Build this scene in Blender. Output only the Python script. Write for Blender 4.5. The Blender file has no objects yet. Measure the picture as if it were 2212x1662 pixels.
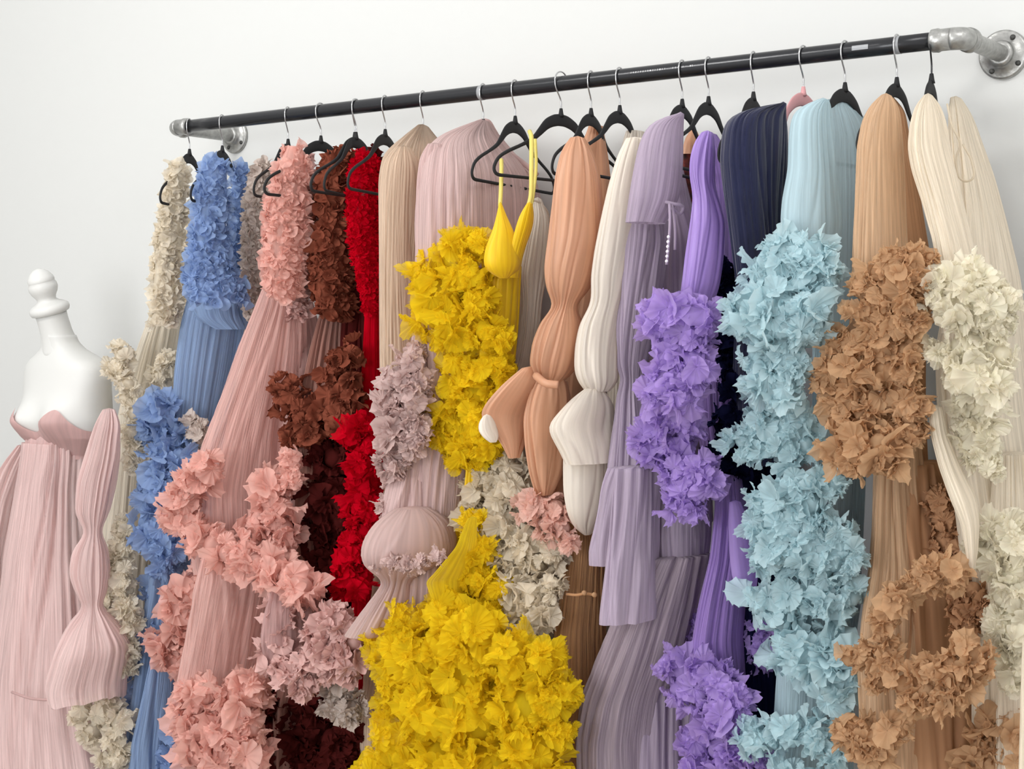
import bpy, math, random
import numpy as np
from mathutils import Vector
C = bpy.context.scene.collection
sc = bpy.context.scene
RNG = np.random.default_rng(7)

# ------------------------------------------------------------------ camera
W, H, F = 2212.0, 1662.0, 3300.0
YAW, PITCH = math.radians(36.5), math.radians(-2.2)
CAM = np.array([1.09, -2.77, 1.5])
FWD = np.array([-math.sin(YAW)*math.cos(PITCH), math.cos(YAW)*math.cos(PITCH), math.sin(PITCH)])
RGT = np.array([math.cos(YAW), math.sin(YAW), 0.0])
UP = np.cross(RGT, FWD)
cd = bpy.data.cameras.new('camera'); cam = bpy.data.objects.new('camera', cd); C.objects.link(cam)
cd.sensor_width = 36.0; cd.lens = 36.0*F/W; cd.clip_start = 0.05
cam.location = CAM; cam.rotation_euler = (math.radians(90)+PITCH, 0, YAW)
cd.dof.use_dof = False
sc.camera = cam
# ------------------------------------------------------------------ light
wd = bpy.data.worlds.new('world'); sc.world = wd; wd.use_nodes = True
wd.node_tree.nodes['Background'].inputs[0].default_value = (1.0, 0.99, 0.98, 1)
wd.node_tree.nodes['Background'].inputs[1].default_value = 0.95
def area(name, loc, target, size, power, col=(1, 1, 1)):
    l = bpy.data.lights.new(name, 'AREA'); l.energy = power; l.color = col
    l.shape = 'RECTANGLE'; l.size, l.size_y = size
    o = bpy.data.objects.new(name, l); C.objects.link(o); o.location = loc
    o.rotation_euler = (Vector(target)-Vector(loc)).to_track_quat('-Z', 'Y').to_euler()
    return o
area('ceiling_light', (-1.9, -2.3, 3.3), (-1.0, 0.1, 1.1), (0.8, 0.6), 30, (1, .985, .96))
area('front_fill_light', (-0.6, -5.2, 1.7), (-1.0, 0.2, 1.1), (2.6, 1.8), 95, (.97, .985, 1))  # added fill, no real source: low and broad behind the camera, brightens the gowns
area('ceiling_light', (1.3, -1.3, 3.3), (-0.4, 0.1, 1.2), (0.9, 0.6), 12, (1, .99, .97))
sc.view_settings.view_transform = 'Standard'; sc.view_settings.look = 'None'
sc.view_settings.gamma = 1.0; sc.view_settings.use_curve_mapping = False
sc.view_settings.exposure = 0.2
sc.cycles.max_bounces = 5; sc.cycles.transparent_max_bounces = 10
sc.cycles.use_adaptive_sampling = True; sc.cycles.adaptive_threshold = 0.07; sc.cycles.adaptive_min_samples = 12
sc.cycles.diffuse_bounces = 3; sc.cycles.transmission_bounces = 4
sc.cycles.use_denoising = True

# ------------------------------------------------------------------ helpers
WALL_Y = 0.225
def ray(px, py): return FWD + (px-W/2)/F*RGT - (py-H/2)/F*UP
def P(px, py, Y):
    d = ray(px, py); t = (Y-CAM[1])/d[1]
    return CAM + t*d
def dep(p): return float(np.dot(np.asarray(p)-CAM, FWD))
def lin(c):
    c = [x/255.0 for x in c]
    return tuple((x/12.92 if x <= .04045 else ((x+.055)/1.055)**2.4) for x in c)+(1.0,)

def nodes(name):
    m = bpy.data.materials.new(name); m.use_nodes = True
    nt = m.node_tree; return m, nt, nt.nodes['Principled BSDF'], nt.nodes['Material Output']
def plain(name, rgb, rough=.5, metal=0.0, bump=0.0, bscale=80, var=0.0):
    m, nt, b, out = nodes(name)
    b.inputs['Base Color'].default_value = lin(rgb); b.inputs['Roughness'].default_value = rough
    b.inputs['Metallic'].default_value = metal
    if bump or var:
        tc = nt.nodes.new('ShaderNodeTexCoord'); n = nt.nodes.new('ShaderNodeTexNoise')
        n.inputs['Scale'].default_value = bscale; n.inputs['Detail'].default_value = 5
        nt.links.new(tc.outputs['Object'], n.inputs['Vector'])
        if bump:
            bp = nt.nodes.new('ShaderNodeBump'); bp.inputs['Strength'].default_value = bump
            bp.inputs['Distance'].default_value = .004
            nt.links.new(n.outputs['Fac'], bp.inputs['Height']); nt.links.new(bp.outputs[0], b.inputs['Normal'])
        if var:
            r = nt.nodes.new('ShaderNodeValToRGB')
            r.color_ramp.elements[0].position = .35; r.color_ramp.elements[1].position = .65
            r.color_ramp.elements[0].color = lin([x*(1-var) for x in rgb]); r.color_ramp.elements[1].color = lin(rgb)
            nt.links.new(n.outputs['Fac'], r.inputs[0]); nt.links.new(r.outputs[0], b.inputs['Base Color'])
    return m
LIFT = .2
def net(name, rgb, trans, us, var, alpha=1.0):
    """soft gathered netting: matt diffuse and translucent in equal parts"""
    m, nt, b, out = nodes(name); L = nt.links.new; nt.nodes.remove(b)
    uv = nt.nodes.new('ShaderNodeUVMap'); mp = nt.nodes.new('ShaderNodeMapping'); mp.inputs['Scale'].default_value = (us, 1.2, 1)
    n = nt.nodes.new('ShaderNodeTexNoise'); n.inputs['Scale'].default_value = 1.0; n.inputs['Detail'].default_value = 1
    L(uv.outputs[0], mp.inputs[0]); L(mp.outputs[0], n.inputs['Vector'])
    r = nt.nodes.new('ShaderNodeValToRGB'); e = r.color_ramp.elements
    e[0].position, e[1].position = .3, .7
    e[0].color = lin([max(0, x*(1-var)) for x in rgb]); e[1].color = lin([min(254, x*(1+var*.5)) for x in rgb])
    L(n.outputs['Fac'], r.inputs[0])
    d = nt.nodes.new('ShaderNodeBsdfDiffuse'); t = nt.nodes.new('ShaderNodeBsdfTranslucent')
    L(r.outputs[0], d.inputs[0]); L(r.outputs[0], t.inputs[0])
    mx = nt.nodes.new('ShaderNodeMixShader'); mx.inputs[0].default_value = trans
    L(d.outputs[0], mx.inputs[1]); L(t.outputs[0], mx.inputs[2]); last = mx
    if alpha < 1:
        tr = nt.nodes.new('ShaderNodeBsdfTransparent'); m2 = nt.nodes.new('ShaderNodeMixShader'); m2.inputs[0].default_value = alpha
        L(tr.outputs[0], m2.inputs[1]); L(mx.outputs[0], m2.inputs[2]); last = m2
    L(last.outputs[0], out.inputs['Surface'])
    return m
def cloth(name, rgb, alpha=1.0, rough=.85, trans=.35, pleat=.5, us=90, sheen=.15, edge=None, var=.06, tulle=False):
    if sum(rgb) > 330 and min(rgb) > 50: rgb = tuple(c+(255-c)*LIFT for c in rgb)
    """woven fabric: diffuse plus translucent, optional see-through mesh, fine pleats along the UV's v"""
    if tulle: return net(name, rgb, trans, us, var, alpha)
    m, nt, b, out = nodes(name); L = nt.links.new
    b.inputs['Roughness'].default_value = rough
    b.inputs['Sheen Weight'].default_value = sheen
    b.inputs['Specular IOR Level'].default_value = .25 if rough > .6 else .5
    uv = nt.nodes.new('ShaderNodeUVMap'); mp = nt.nodes.new('ShaderNodeMapping')
    mp.inputs['Scale'].default_value = (us, us*.035, 1)
    n = nt.nodes.new('ShaderNodeTexNoise'); n.inputs['Scale'].default_value = 1.0; n.inputs['Detail'].default_value = 3
    L(uv.outputs[0], mp.inputs[0]); L(mp.outputs[0], n.inputs['Vector'])
    bp = nt.nodes.new('ShaderNodeBump'); bp.inputs['Strength'].default_value = pleat; bp.inputs['Distance'].default_value = .006
    L(n.outputs['Fac'], bp.inputs['Height']); L(bp.outputs[0], b.inputs['Normal'])
    r = nt.nodes.new('ShaderNodeValToRGB'); e = r.color_ramp.elements
    e[0].position, e[1].position = .3, .7
    e[0].color = lin([max(0, x*(1-var)) for x in rgb]); e[1].color = lin([min(252, x*(1+var*.5)) for x in rgb])
    L(n.outputs['Fac'], r.inputs[0]); L(r.outputs[0], b.inputs['Base Color'])
    t = nt.nodes.new('ShaderNodeBsdfTranslucent'); L(r.outputs[0], t.inputs[0]); L(bp.outputs[0], t.inputs['Normal'])
    mx = nt.nodes.new('ShaderNodeMixShader'); mx.inputs[0].default_value = trans
    L(b.outputs[0], mx.inputs[1]); L(t.outputs[0], mx.inputs[2]); last = mx
    if edge is not None:
        tr = nt.nodes.new('ShaderNodeBsdfTransparent'); m2 = nt.nodes.new('ShaderNodeMixShader')
        sx = nt.nodes.new('ShaderNodeSeparateXYZ'); L(uv.outputs[0], sx.inputs[0])
        mr = nt.nodes.new('ShaderNodeMapRange'); mr.inputs[1].default_value = .25; mr.inputs[2].default_value = 1.0
        mr.inputs[3].default_value = 1.0; mr.inputs[4].default_value = edge
        L(sx.outputs['Y'], mr.inputs[0]); L(mr.outputs[0], m2.inputs[0])
        L(tr.outputs[0], m2.inputs[1]); L(last.outputs[0], m2.inputs[2]); last = m2
    if alpha < 1:
        tr = nt.nodes.new('ShaderNodeBsdfTransparent'); m2 = nt.nodes.new('ShaderNodeMixShader')
        mr = nt.nodes.new('ShaderNodeMapRange')
        mr.inputs[1].default_value = .3; mr.inputs[2].default_value = .7
        mr.inputs[3].default_value = max(0, alpha-.12); mr.inputs[4].default_value = min(1, alpha+.12)
        L(n.outputs['Fac'], mr.inputs[0]); L(mr.outputs[0], m2.inputs[0])
        L(tr.outputs[0], m2.inputs[1]); L(last.outputs[0], m2.inputs[2]); last = m2
    L(last.outputs[0], out.inputs['Surface'])
    return m

def mesh_obj(name, V, Fc, mat, parent=None, uv=None, smooth=True):
    me = bpy.data.meshes.new(name)
    V = np.asarray(V, dtype=np.float64)
    if parent is not None: V = V - np.array(parent.location)
    Fc = np.asarray(Fc) if not isinstance(Fc, list) else Fc
    if isinstance(Fc, np.ndarray):
        nf, k = Fc.shape
        me.vertices.add(len(V)); me.vertices.foreach_set('co', V.ravel())
        me.loops.add(nf*k); me.loops.foreach_set('vertex_index', Fc.ravel().astype(np.int32))
        me.polygons.add(nf); me.polygons.foreach_set('loop_start', np.arange(0, nf*k, k, dtype=np.int32))
        if uv is not None:
            l = me.uv_layers.new(name='UVMap'); l.data.foreach_set('uv', np.asarray(uv)[Fc.ravel()].ravel().astype(np.float32))
        me.update(calc_edges=True)
    else:
        me.from_pydata([tuple(v) for v in V], [], Fc); me.update()
    me.validate(clean_customdata=False)
    me.polygons.foreach_set('use_smooth', [smooth]*len(me.polygons))
    me.materials.append(mat)
    o = bpy.data.objects.new(name, me); C.objects.link(o)
    if parent is not None: o.parent = parent
    return o
def tag(o, label=None, cat=None, group=None, kind=None):
    if label: o['label'] = label
    if cat: o['category'] = cat
    if group: o['group'] = group
    if kind: o['kind'] = kind
    return o
def thing(name, loc, label, cat, group=None):
    o = bpy.data.objects.new(name, None); C.objects.link(o); o.location = tuple(loc); o.empty_display_size = .05
    return tag(o, label, cat, group)

def grid_faces(nr, nc, closed=True, off=0):
    i = np.arange(nr-1)[:, None]; j = np.arange(nc if closed else nc-1)[None, :]
    j2 = (j+1) % nc
    return (np.stack([i*nc+j+0*j2, i*nc+j2, (i+1)*nc+j2, (i+1)*nc+j], -1).reshape(-1, 4))+off
def box_smooth(a, w):
    if w < 1: return a
    k = np.ones(2*w+1)/(2*w+1)
    p = np.concatenate([2*a[0]-a[w:0:-1], a, 2*a[-1]-a[-2:-w-2:-1]])
    return np.convolve(p, k, 'valid')

def row_curve(rows, n, sm=2):
    rows = [tuple(r) for r in rows]
    y = np.array([r[0] for r in rows], float); yy = np.linspace(y[0], y[-1], n)
    out = [yy]
    for c in (1, 2):
        v = np.interp(yy, y, [r[c] for r in rows])
        for _ in range(2): v = box_smooth(v, sm)
        out.append(v)
    return out

def drape_surface(rows, Y, k=.5, psi=8, n=None, nc=200, amp=.1, amp1=None, nf=16, hem=0.0, seed=0, sharp=.5, twist=0.0, floor=None, puff=None):
    rg = np.random.default_rng(seed+11)
    if n is None: n = max(16, int((rows[-1][0]-rows[0][0])/9))
    sm = max(1, int(n/60))
    yy, xl, xr = row_curve(rows, n, sm)
    Ys = [r[3] if len(r) > 3 else None for r in rows]
    if any(v is not None for v in Ys):
        cur = Y; vals = []
        for v in Ys:
            if v is not None: cur = v
            vals.append(cur)
        YY = np.interp(yy, [r[0] for r in rows], vals)
    else: YY = np.full(n, Y)
    ps = math.radians(psi); m = np.array([math.sin(ps), math.cos(ps), 0]); nn = np.array([math.cos(ps), -math.sin(ps), 0])
    fac = math.hypot(m@RGT, k*(nn@RGT))
    ph = np.linspace(0, 2*np.pi, nc, endpoint=False); wmax = max(xr-xl)
    amp1 = amp if amp1 is None else amp1
    vv = np.linspace(0, 1, n)
    pr = rg.uniform(0, 6.28, 12); n1, n2, n3 = max(2, nf), max(2, int(nf*.43)), int(nf*2.3)
    V = np.zeros((n, nc, 3)); U = np.zeros((n, nc, 2)); Nn = np.zeros((n, nc, 3))
    acc = 0
    for i in range(n):
        c = P((xl[i]+xr[i])/2, yy[i], YY[i]); d = dep(c); w = max(.002, (xr[i]-xl[i])/2*d/F); a = w/fac; b = k*a
        v_ = vv[i]*2.0
        q_ = ph+.42*np.sin(2*ph+pr[0]+.8*v_)+.26*np.sin(3*ph+pr[1]-.9*v_)+.09*np.sin(7*ph+pr[2]+1.6*v_)+.05*np.sin(11*ph+pr[8]-2*v_)
        f = (2*np.abs(np.sin(n1*.5*q_+pr[3]+.35*v_))**.75-1)*.62+.42*np.sin(n2*q_+pr[4]-.7*v_)+.16*np.sin(n3*q_+pr[5]+.9*v_)
        f *= .72+.30*np.sin(ph*2+pr[6]+1.7*v_)+.25*np.sin(ph*5+pr[9])*np.sin(3.1*v_+pr[7])
        A = (amp+(amp1-amp)*vv[i])*1.7*min(1.6, max(.4, .55*(wmax/max(4, xr[i]-xl[i]))**1.2))
        rr = 1 + A*f - A*.25
        x = (a*np.cos(ph)*rr)[:, None]*m + (b*np.sin(ph)*rr + (A*a*.35)*f*np.sin(ph))[:, None]*nn
        V[i] = c + x
        if hem: V[i, :, 2] += hem*(vv[i]**3)*(f+.6*np.sin(2*ph+seed))
        U[i, :, 0] = ph/(2*np.pi)*2*(np.pi*(a+b)/2)*1.2; U[i, :, 1] = c[2]
        nrm = (np.cos(ph)/1.0)[:, None]*m*k + np.sin(ph)[:, None]*nn
        Nn[i] = nrm/np.linalg.norm(nrm, axis=1)[:, None]
    U[:, :, 0] = (ph/(2*np.pi))[None, :]*np.max(U[:, -1, 0])
    np.minimum(V[:, :, 1], WALL_Y-.012, out=V[:, :, 1])
    return V, U, Nn

def D(root, name, rows, mat, Y=0.0, cap=True, label=None, **kw):
    """a hanging tube of pleated fabric: shoulder, sleeve, bodice or skirt"""
    V, U, Nn = drape_surface(rows, Y, **kw)
    n, nc, _ = V.shape
    Fc = grid_faces(n, nc)
    VV = V.reshape(-1, 3); UU = U.reshape(-1, 2)
    if cap:
        ctr = V[0].mean(0)+np.array([0, 0, .004]); VV = np.vstack([VV, ctr]); UU = np.vstack([UU, [0, ctr[2]]])
        c = len(VV)-1; j = np.arange(nc)
        Fc = np.vstack([Fc, np.stack([np.full(nc, c), (j+1) % nc, j, j], -1)[:, [0, 1, 2, 2]]])
        o = None
        tri = Fc[-nc:, :3]; quads = Fc[:-nc]
        o = mesh_mixed(name, VV, quads, tri, mat, root, UU)
    else:
        o = mesh_obj(name, VV, Fc, mat, root, UU)
    if label: o['label'] = label
    return o
def mesh_mixed(name, V, quads, tris, mat, parent, uv):
    me = bpy.data.meshes.new(name); V = np.asarray(V) - (np.array(parent.location) if parent else 0)
    idx = np.concatenate([quads.ravel(), tris.ravel()]).astype(np.int32)
    st = np.concatenate([np.arange(len(quads))*4, len(quads)*4+np.arange(len(tris))*3]).astype(np.int32)
    me.vertices.add(len(V)); me.vertices.foreach_set('co', V.ravel())
    me.loops.add(len(idx)); me.loops.foreach_set('vertex_index', idx)
    me.polygons.add(len(st)); me.polygons.foreach_set('loop_start', st)
    l = me.uv_layers.new(name='UVMap'); l.data.foreach_set('uv', uv[idx].ravel().astype(np.float32))
    me.update(calc_edges=True); me.validate(clean_customdata=False)
    me.polygons.foreach_set('use_smooth', [True]*len(me.polygons)); me.materials.append(mat)
    o = bpy.data.objects.new(name, me); C.objects.link(o); o.parent = parent
    return o

def rosettes(cen, nor, s, rg, K=52, kmin=9, kmax=14, wave=.14, cup=(-.1, 1.0), fray=0.0, big=.40):
    """frilled tulle blossoms: arrays of centres, normals and radii -> vertices, faces, uv"""
    M = len(cen); rho = np.array([.05, .28, .52, .74, .9, 1.0]); R = len(rho)
    th = np.linspace(0, 2*np.pi, K, endpoint=False)
    nor = nor/np.linalg.norm(nor, axis=1)[:, None]
    a = rg.normal(size=(M, 3)); t1 = np.cross(nor, a); t1 /= np.linalg.norm(t1, axis=1)[:, None]; t2 = np.cross(nor, t1)
    kk = rg.integers(kmin, kmax+1, M)[:, None, None]; p1 = rg.uniform(0, 6.28, (M, 1, 1)); p2 = rg.uniform(0, 6.28, (M, 1, 1)); p3 = rg.uniform(0, 6.28, (M, 1, 1))
    T = th[None, None, :]; Q = rho[None, :, None]
    ph = kk*T+p1
    am = 1+.5*np.sin(3*T+p3); w = am*np.sin(ph)+.3*np.sin((kk*1.0+3)*T+p2)
    lw = np.sin(2*T+p3)+.6*np.sin(3*T+p2)
    rad = Q*(1+.09*np.sin(2*T+p2)+.07*np.sin(3*T+p3)+.04*np.cos(ph)*Q+fray*rg.normal(size=(M, 1, K))*Q**2)*(1+rg.uniform(.1, .45, (M, 1, 1))*np.cos(T+p1))
    T2 = T+.11*np.cos(ph+.7)*Q
    cu = rg.uniform(cup[0], cup[1], (M, 1, 1)); wv = wave*rg.uniform(.7, 1.3, (M, 1, 1))
    zz = cu*Q**1.6+wv*w*Q**1.4+big*lw*Q**2*rg.uniform(.5, 1.2, (M, 1, 1))-rg.uniform(.05, .4, (M, 1, 1))*Q**5
    S = s[:, None, None]
    X = (S*rad*np.cos(T2))[..., None]*t1[:, None, None, :]+(S*rad*np.sin(T2))[..., None]*t2[:, None, None, :]+(S*zz)[..., None]*nor[:, None, None, :]
    V = X+cen[:, None, None, :]
    f = grid_faces(R, K); Fc = (f[None]+(np.arange(M)*R*K)[:, None, None]).reshape(-1, 4)
    uv = np.zeros((M, R, K, 2)); uv[..., 0] = T/6.28*(S*4)+rg.uniform(0, 3, (M, 1, 1)); uv[..., 1] = Q+0*S
    return V.reshape(-1, 3), Fc, uv.reshape(-1, 2)

def combine(parts):
    Vs, Fs, Us = [], [], []; o = 0
    for V, Fc, U in parts:
        Vs.append(V); Fs.append(Fc+o); Us.append(U); o += len(V)
    V = np.vstack(Vs)
    V[:, 1] = np.minimum(V[:, 1], WALL_Y-.008)
    return V, np.vstack(Fs), np.vstack(Us)

def sphere_part(c, r, rg, nr=12, nc=20):
    la = np.linspace(.05, np.pi-.05, nr)[:, None]; lo = np.linspace(0, 2*np.pi, nc, endpoint=False)[None]
    rr = r*(1+.08*np.sin(5*lo+rg.uniform(0, 6))*np.sin(3*la))
    V = np.stack([rr*np.sin(la)*np.cos(lo), rr*np.sin(la)*np.sin(lo), rr*np.cos(la)+0*lo], -1)+c
    U = V.reshape(-1, 3)[:, :2]*1.0; U[:, 1] = 0
    return V.reshape(-1, 3), grid_faces(nr, nc), U

def R(root, name, chain, mat, Y=-.2, s=.45, dens=1.5, seed=0, label=None, jit=.5, grow=1.0, **kw):
    """a cluster of gathered tulle blossoms following a chain of (px, py, radius_px[, Y])"""
    rg = np.random.default_rng(seed+101)
    cs, rs = [], []
    for q in chain:
        y = q[3] if len(q) > 3 else Y
        c = P(q[0], q[1], y); cs.append(c); rs.append(q[2]*dep(c)/F)
    cs = np.array(cs); rs = np.array(rs)*grow
    parts = [sphere_part(c, r*.52, rg) for c, r in zip(cs, rs)]
    # bridge the gaps of the chain
    cen, nor, sz = [], [], []
    for i, (c, r) in enumerate(zip(cs, rs)):
        sp = s*r
        n = int(dens*4*(r/sp)**2*1.0)
        g = rg.normal(size=(n, 3)); g /= np.linalg.norm(g, axis=1)[:, None]
        tc = (CAM-c)/np.linalg.norm(CAM-c)
        g = g[(g@tc) > -.45]
        p = c+g*r*rg.uniform(.5, .84, (len(g), 1))
        ok = np.ones(len(g), bool)
        for j in range(len(cs)):
            if j != i: ok &= np.linalg.norm(p-cs[j], axis=1) > rs[j]*.5
        p, g = p[ok], g[ok]
        cen.append(p); nor.append(g+jit*rg.normal(size=g.shape)*.6+np.array([0, 0, -.15])); sz.append(sp*rg.uniform(.65, 1.25, len(p)))
    cen, nor, sz = np.vstack(cen), np.vstack(nor), np.concatenate(sz)
    parts.append(rosettes(cen, nor, sz, rg, **kw))
    V, Fc, U = combine(parts)
    o = mesh_obj(name, V, Fc, mat, root, U)
    if label: o['label'] = label
    return o

def S(root, name, rows, mat, Y=0.0, s=10, dens=1.6, seed=0, k=.5, psi=8, label=None, jit=.6, kw2=None, **kw):
    """fabric covered all over with small frills: a drape surface carrying rosettes of s pixels"""
    rg = np.random.default_rng(seed+303)
    rows = [(r[0],)+((r[1]+s*.55, r[2]-s*.55) if r[2]-r[1] > 2*s else (r[1], r[2]))+tuple(r[3:]) for r in rows]
    V, U, Nn = drape_surface(rows, Y, k=k, psi=psi, amp=.03, nf=6, seed=seed, nc=90)
    n, nc, _ = V.shape
    base = (V.reshape(-1, 3).copy(), grid_faces(n, nc), U.reshape(-1, 2))
    a = V[1:, :]-V[:-1, :]; b = np.roll(V, -1, 1)-V
    ar = np.linalg.norm(np.cross(a, b[:-1]), axis=2)
    d = dep(V[n//2].mean(0)); sp = s*d/F
    tot = ar.sum(); cnt = int(tot/(math.pi*sp*sp)*dens*2.2)
    pr = ar.ravel()/tot; idx = rg.choice(len(pr), cnt, p=pr)
    i, j = idx//nc, idx % nc
    p = V[i, j]+a[i, j]*rg.uniform(0, 1, (cnt, 1))+b[i, j]*rg.uniform(0, 1, (cnt, 1))
    g = Nn[i, j]
    keep = (g@(-FWD)) > -.5
    p, g = p[keep], g[keep]
    ro = rosettes(p+g*sp*.2, g+jit*rg.normal(size=g.shape)*.6, sp*rg.uniform(.7, 1.3, len(p)), rg, K=18, kmin=3, kmax=5, wave=.3, **(kw2 or {}))
    VV, Fc, UU = combine([base, ro])
    o = mesh_obj(name, VV, Fc, mat, root, UU)
    if label: o['label'] = label
    return o

def frame_along(pts):
    pts = np.asarray(pts, float); t = np.gradient(pts, axis=0); t /= np.linalg.norm(t, axis=1)[:, None]
    return pts, t
def tube(pts, rad, nc=10, flat=1.0, nrm=None, closed=False, cap=True):
    """sweep an (elliptic) section; nrm fixes the flat axis"""
    pts = np.asarray(pts, float); n = len(pts)
    if closed: t = np.roll(pts, -1, 0)-np.roll(pts, 1, 0)
    else: t = np.gradient(pts, axis=0)
    t /= np.linalg.norm(t, axis=1)[:, None]
    rad = np.full(n, rad) if np.isscalar(rad) else np.asarray(rad)
    if nrm is None:
        b = np.zeros((n, 3)); ref = np.array([0, 0, 1.0]) if abs(t[0][2]) < .9 else np.array([1.0, 0, 0])
        v = ref-t[0]*(ref@t[0]); v /= np.linalg.norm(v)
        for i in range(n):
            v = v-t[i]*(v@t[i]); v /= np.linalg.norm(v); b[i] = v
        s = np.cross(t, b); fl = rad*flat
    else:
        b = np.tile(np.asarray(nrm, float), (n, 1)); s = np.cross(t, b); s /= np.linalg.norm(s, axis=1)[:, None]
        fl = np.full(n, flat) if np.isscalar(flat) else flat
    ph = np.linspace(0, 2*np.pi, nc, endpoint=False)
    V = pts[:, None]+(rad[:, None]*np.cos(ph))[..., None]*s[:, None]+(fl[:, None]*np.sin(ph))[..., None]*b[:, None]
    V = V.reshape(-1, 3)
    Fc = grid_faces(n, nc).tolist()
    if closed:
        Fc += [[(n-1)*nc+j, (n-1)*nc+(j+1) % nc, (j+1) % nc, j] for j in range(nc)]
    elif cap:
        Fc.append(list(range(nc))[::-1]); Fc.append([(n-1)*nc+j for j in range(nc)])
    return V, [list(f) for f in Fc]
def cubic(pts, n=8):
    pts = np.asarray(pts, float); out = []
    Pp = np.vstack([2*pts[0]-pts[1], pts, 2*pts[-1]-pts[-2]])
    for i in range(1, len(Pp)-2):
        for u in np.linspace(0, 1, n, endpoint=False):
            a, b, c, d = Pp[i-1:i+3]
            out.append(.5*((2*b)+(c-a)*u+(2*a-5*b+4*c-d)*u*u+(3*b-a-3*c+d)*u**3))
    out.append(pts[-1]); return np.array(out)
def join(lst):
    Vs, Fs, o = [], [], 0
    for V, Fc in lst:
        Vs.append(np.asarray(V)); Fs += [[q+o for q in f] for f in Fc]; o += len(V)
    return np.vstack(Vs), Fs
def lathe(prof, center, axis, nc=40):
    """prof = [(t along axis, radius)]"""
    ax = np.asarray(axis, float)/np.linalg.norm(axis); r = np.array([0, 0, 1.0]) if abs(ax[2]) < .9 else np.array([1.0, 0, 0])
    u = np.cross(ax, r); u /= np.linalg.norm(u); v = np.cross(ax, u)
    ph = np.linspace(0, 2*np.pi, nc, endpoint=False)
    V = np.array([[np.asarray(center)+ax*t+rr*(math.cos(p)*u+math.sin(p)*v) for p in ph] for t, rr in prof]).reshape(-1, 3)
    Fc = grid_faces(len(prof), nc).tolist(); Fc.append(list(range(nc))[::-1]); Fc.append([(len(prof)-1)*nc+j for j in range(nc)])
    return V, Fc
def pxline(pts, Y, n=6):
    return cubic([P(p[0], p[1], p[2] if len(p) > 2 else Y) for p in pts], n)
def T(root, name, pts, Y, rpx, mat, flat=1.0, label=None, nc=8):
    c = pxline(pts, Y); r = rpx*dep(c[0])/F
    V, Fc = tube(c, r, nc=nc, flat=flat)
    o = mesh_obj(name, V, Fc, mat, root)
    if label: o['label'] = label
    return o

# ------------------------------------------------------------------ setting
m_wall = plain('white_wall_paint', (203, 204, 202), .9, bump=.08, bscale=14)
m_floor = plain('grey_floor', (176, 172, 166), .45, bump=.05, bscale=9, var=.08)
def slab(name, lo, hi, mat):
    x0, y0, z0 = lo; x1, y1, z1 = hi
    V = [(x0, y0, z0), (x1, y0, z0), (x1, y1, z0), (x0, y1, z0), (x0, y0, z1), (x1, y0, z1), (x1, y1, z1), (x0, y1, z1)]
    o = mesh_obj(name, V, [[0, 3, 2, 1], [4, 5, 6, 7], [0, 1, 5, 4], [1, 2, 6, 5], [2, 3, 7, 6], [3, 0, 4, 7]], mat, smooth=False)
    o['kind'] = 'structure'; return o
slab('wall_back', (-6, WALL_Y, 0), (3.5, WALL_Y+.12, 3.6), m_wall)
slab('wall_left', (-6.1, -4.5, 0), (-6, WALL_Y, 3.6), m_wall)
slab('floor', (-6, -4.5, -.1), (3.5, WALL_Y, 0), m_floor)

# ------------------------------------------------------------------ clothes rail
m_pipe = plain('black_pipe_paint', (38, 39, 42), .24, .35, bump=.03, bscale=60)
m_galv = plain('galvanised_steel', (176, 176, 173), .38, .8, bump=.25, bscale=90, var=.12)
m_mark = plain('white_print', (190, 190, 190), .6)
m_tape = plain('clear_tape', (150, 152, 155), .25)
m_dark = plain('screw_dark', (70, 70, 68), .5, .7)
RZ = 2.030; RR = .0165
XL, XR = -2.035, .02
rail = thing('clothes_rail', (-1.0, 0, RZ), 'black pipe clothes rail on two grey metal wall brackets, holding all the hangers', 'clothes rail')
V, Fc = tube([(x, 0, RZ) for x in np.linspace(XL, XR, 20)], RR, nc=32)
mesh_obj('pipe', V, Fc, m_pipe, rail)
def bracket(x, sgn):
    prof = [(-.05, .0185), (-.047, .0215), (-.036, .0225), (-.032, .0205), (-.01, .0205)]
    c1 = lathe([(t, r) for t, r in prof], (x+sgn*.042, 0, RZ), (sgn, 0, 0), 32)
    pts = [(x+sgn*.030+sgn*.022*math.sin(a), .022-.022*math.cos(a), RZ) for a in np.linspace(0, math.pi/2, 10)]
    c2 = tube(pts, .0208, nc=32)
    c3 = lathe([(0, .0205), (.008, .0205), (.010, .0232), (.02, .0232), (.022, .0195)], (x+sgn*.052, .018, RZ), (0, 1, 0), 32)
    V, Fc = join([c1, c2, c3]); mesh_obj('elbow', V, Fc, m_galv, rail)
    V, Fc = tube([(x+sgn*.052, y, RZ) for y in np.linspace(.035, WALL_Y-.012, 8)], .0168, nc=32)
    mesh_obj('bracket_pipe', V, Fc, m_galv, rail)
    V, Fc = lathe([(0, .047), (.004, .0485), (.008, .0475), (.0095, .044), (.0105, .028), (.022, .0245), (.026, .0245), (.027, .018)], (x+sgn*.052, WALL_Y, RZ), (0, -1, 0), 48)
    fl = mesh_obj('flange', V, Fc, m_galv, rail)
    for a in (45, 135, 225, 315):
        q = math.radians(a+12)
        V, Fc = lathe([(0, .0055), (.002, .0052), (.0035, .003)], (x+sgn*.052+.037*math.cos(q), WALL_Y-.0095, RZ+.037*math.sin(q)), (0, -1, 0), 16)
        s = mesh_obj('screw', V, Fc, m_dark, fl); s.location = -np.array(rail.location)+np.array(rail.location)
        s.location = tuple(-np.array((0, 0, 0)))
        # vertices are world minus flange local (0,0,0): shift into the rail's frame
        s.location = tuple(-np.array(rail.location))
bracket(XR, 1)
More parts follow.
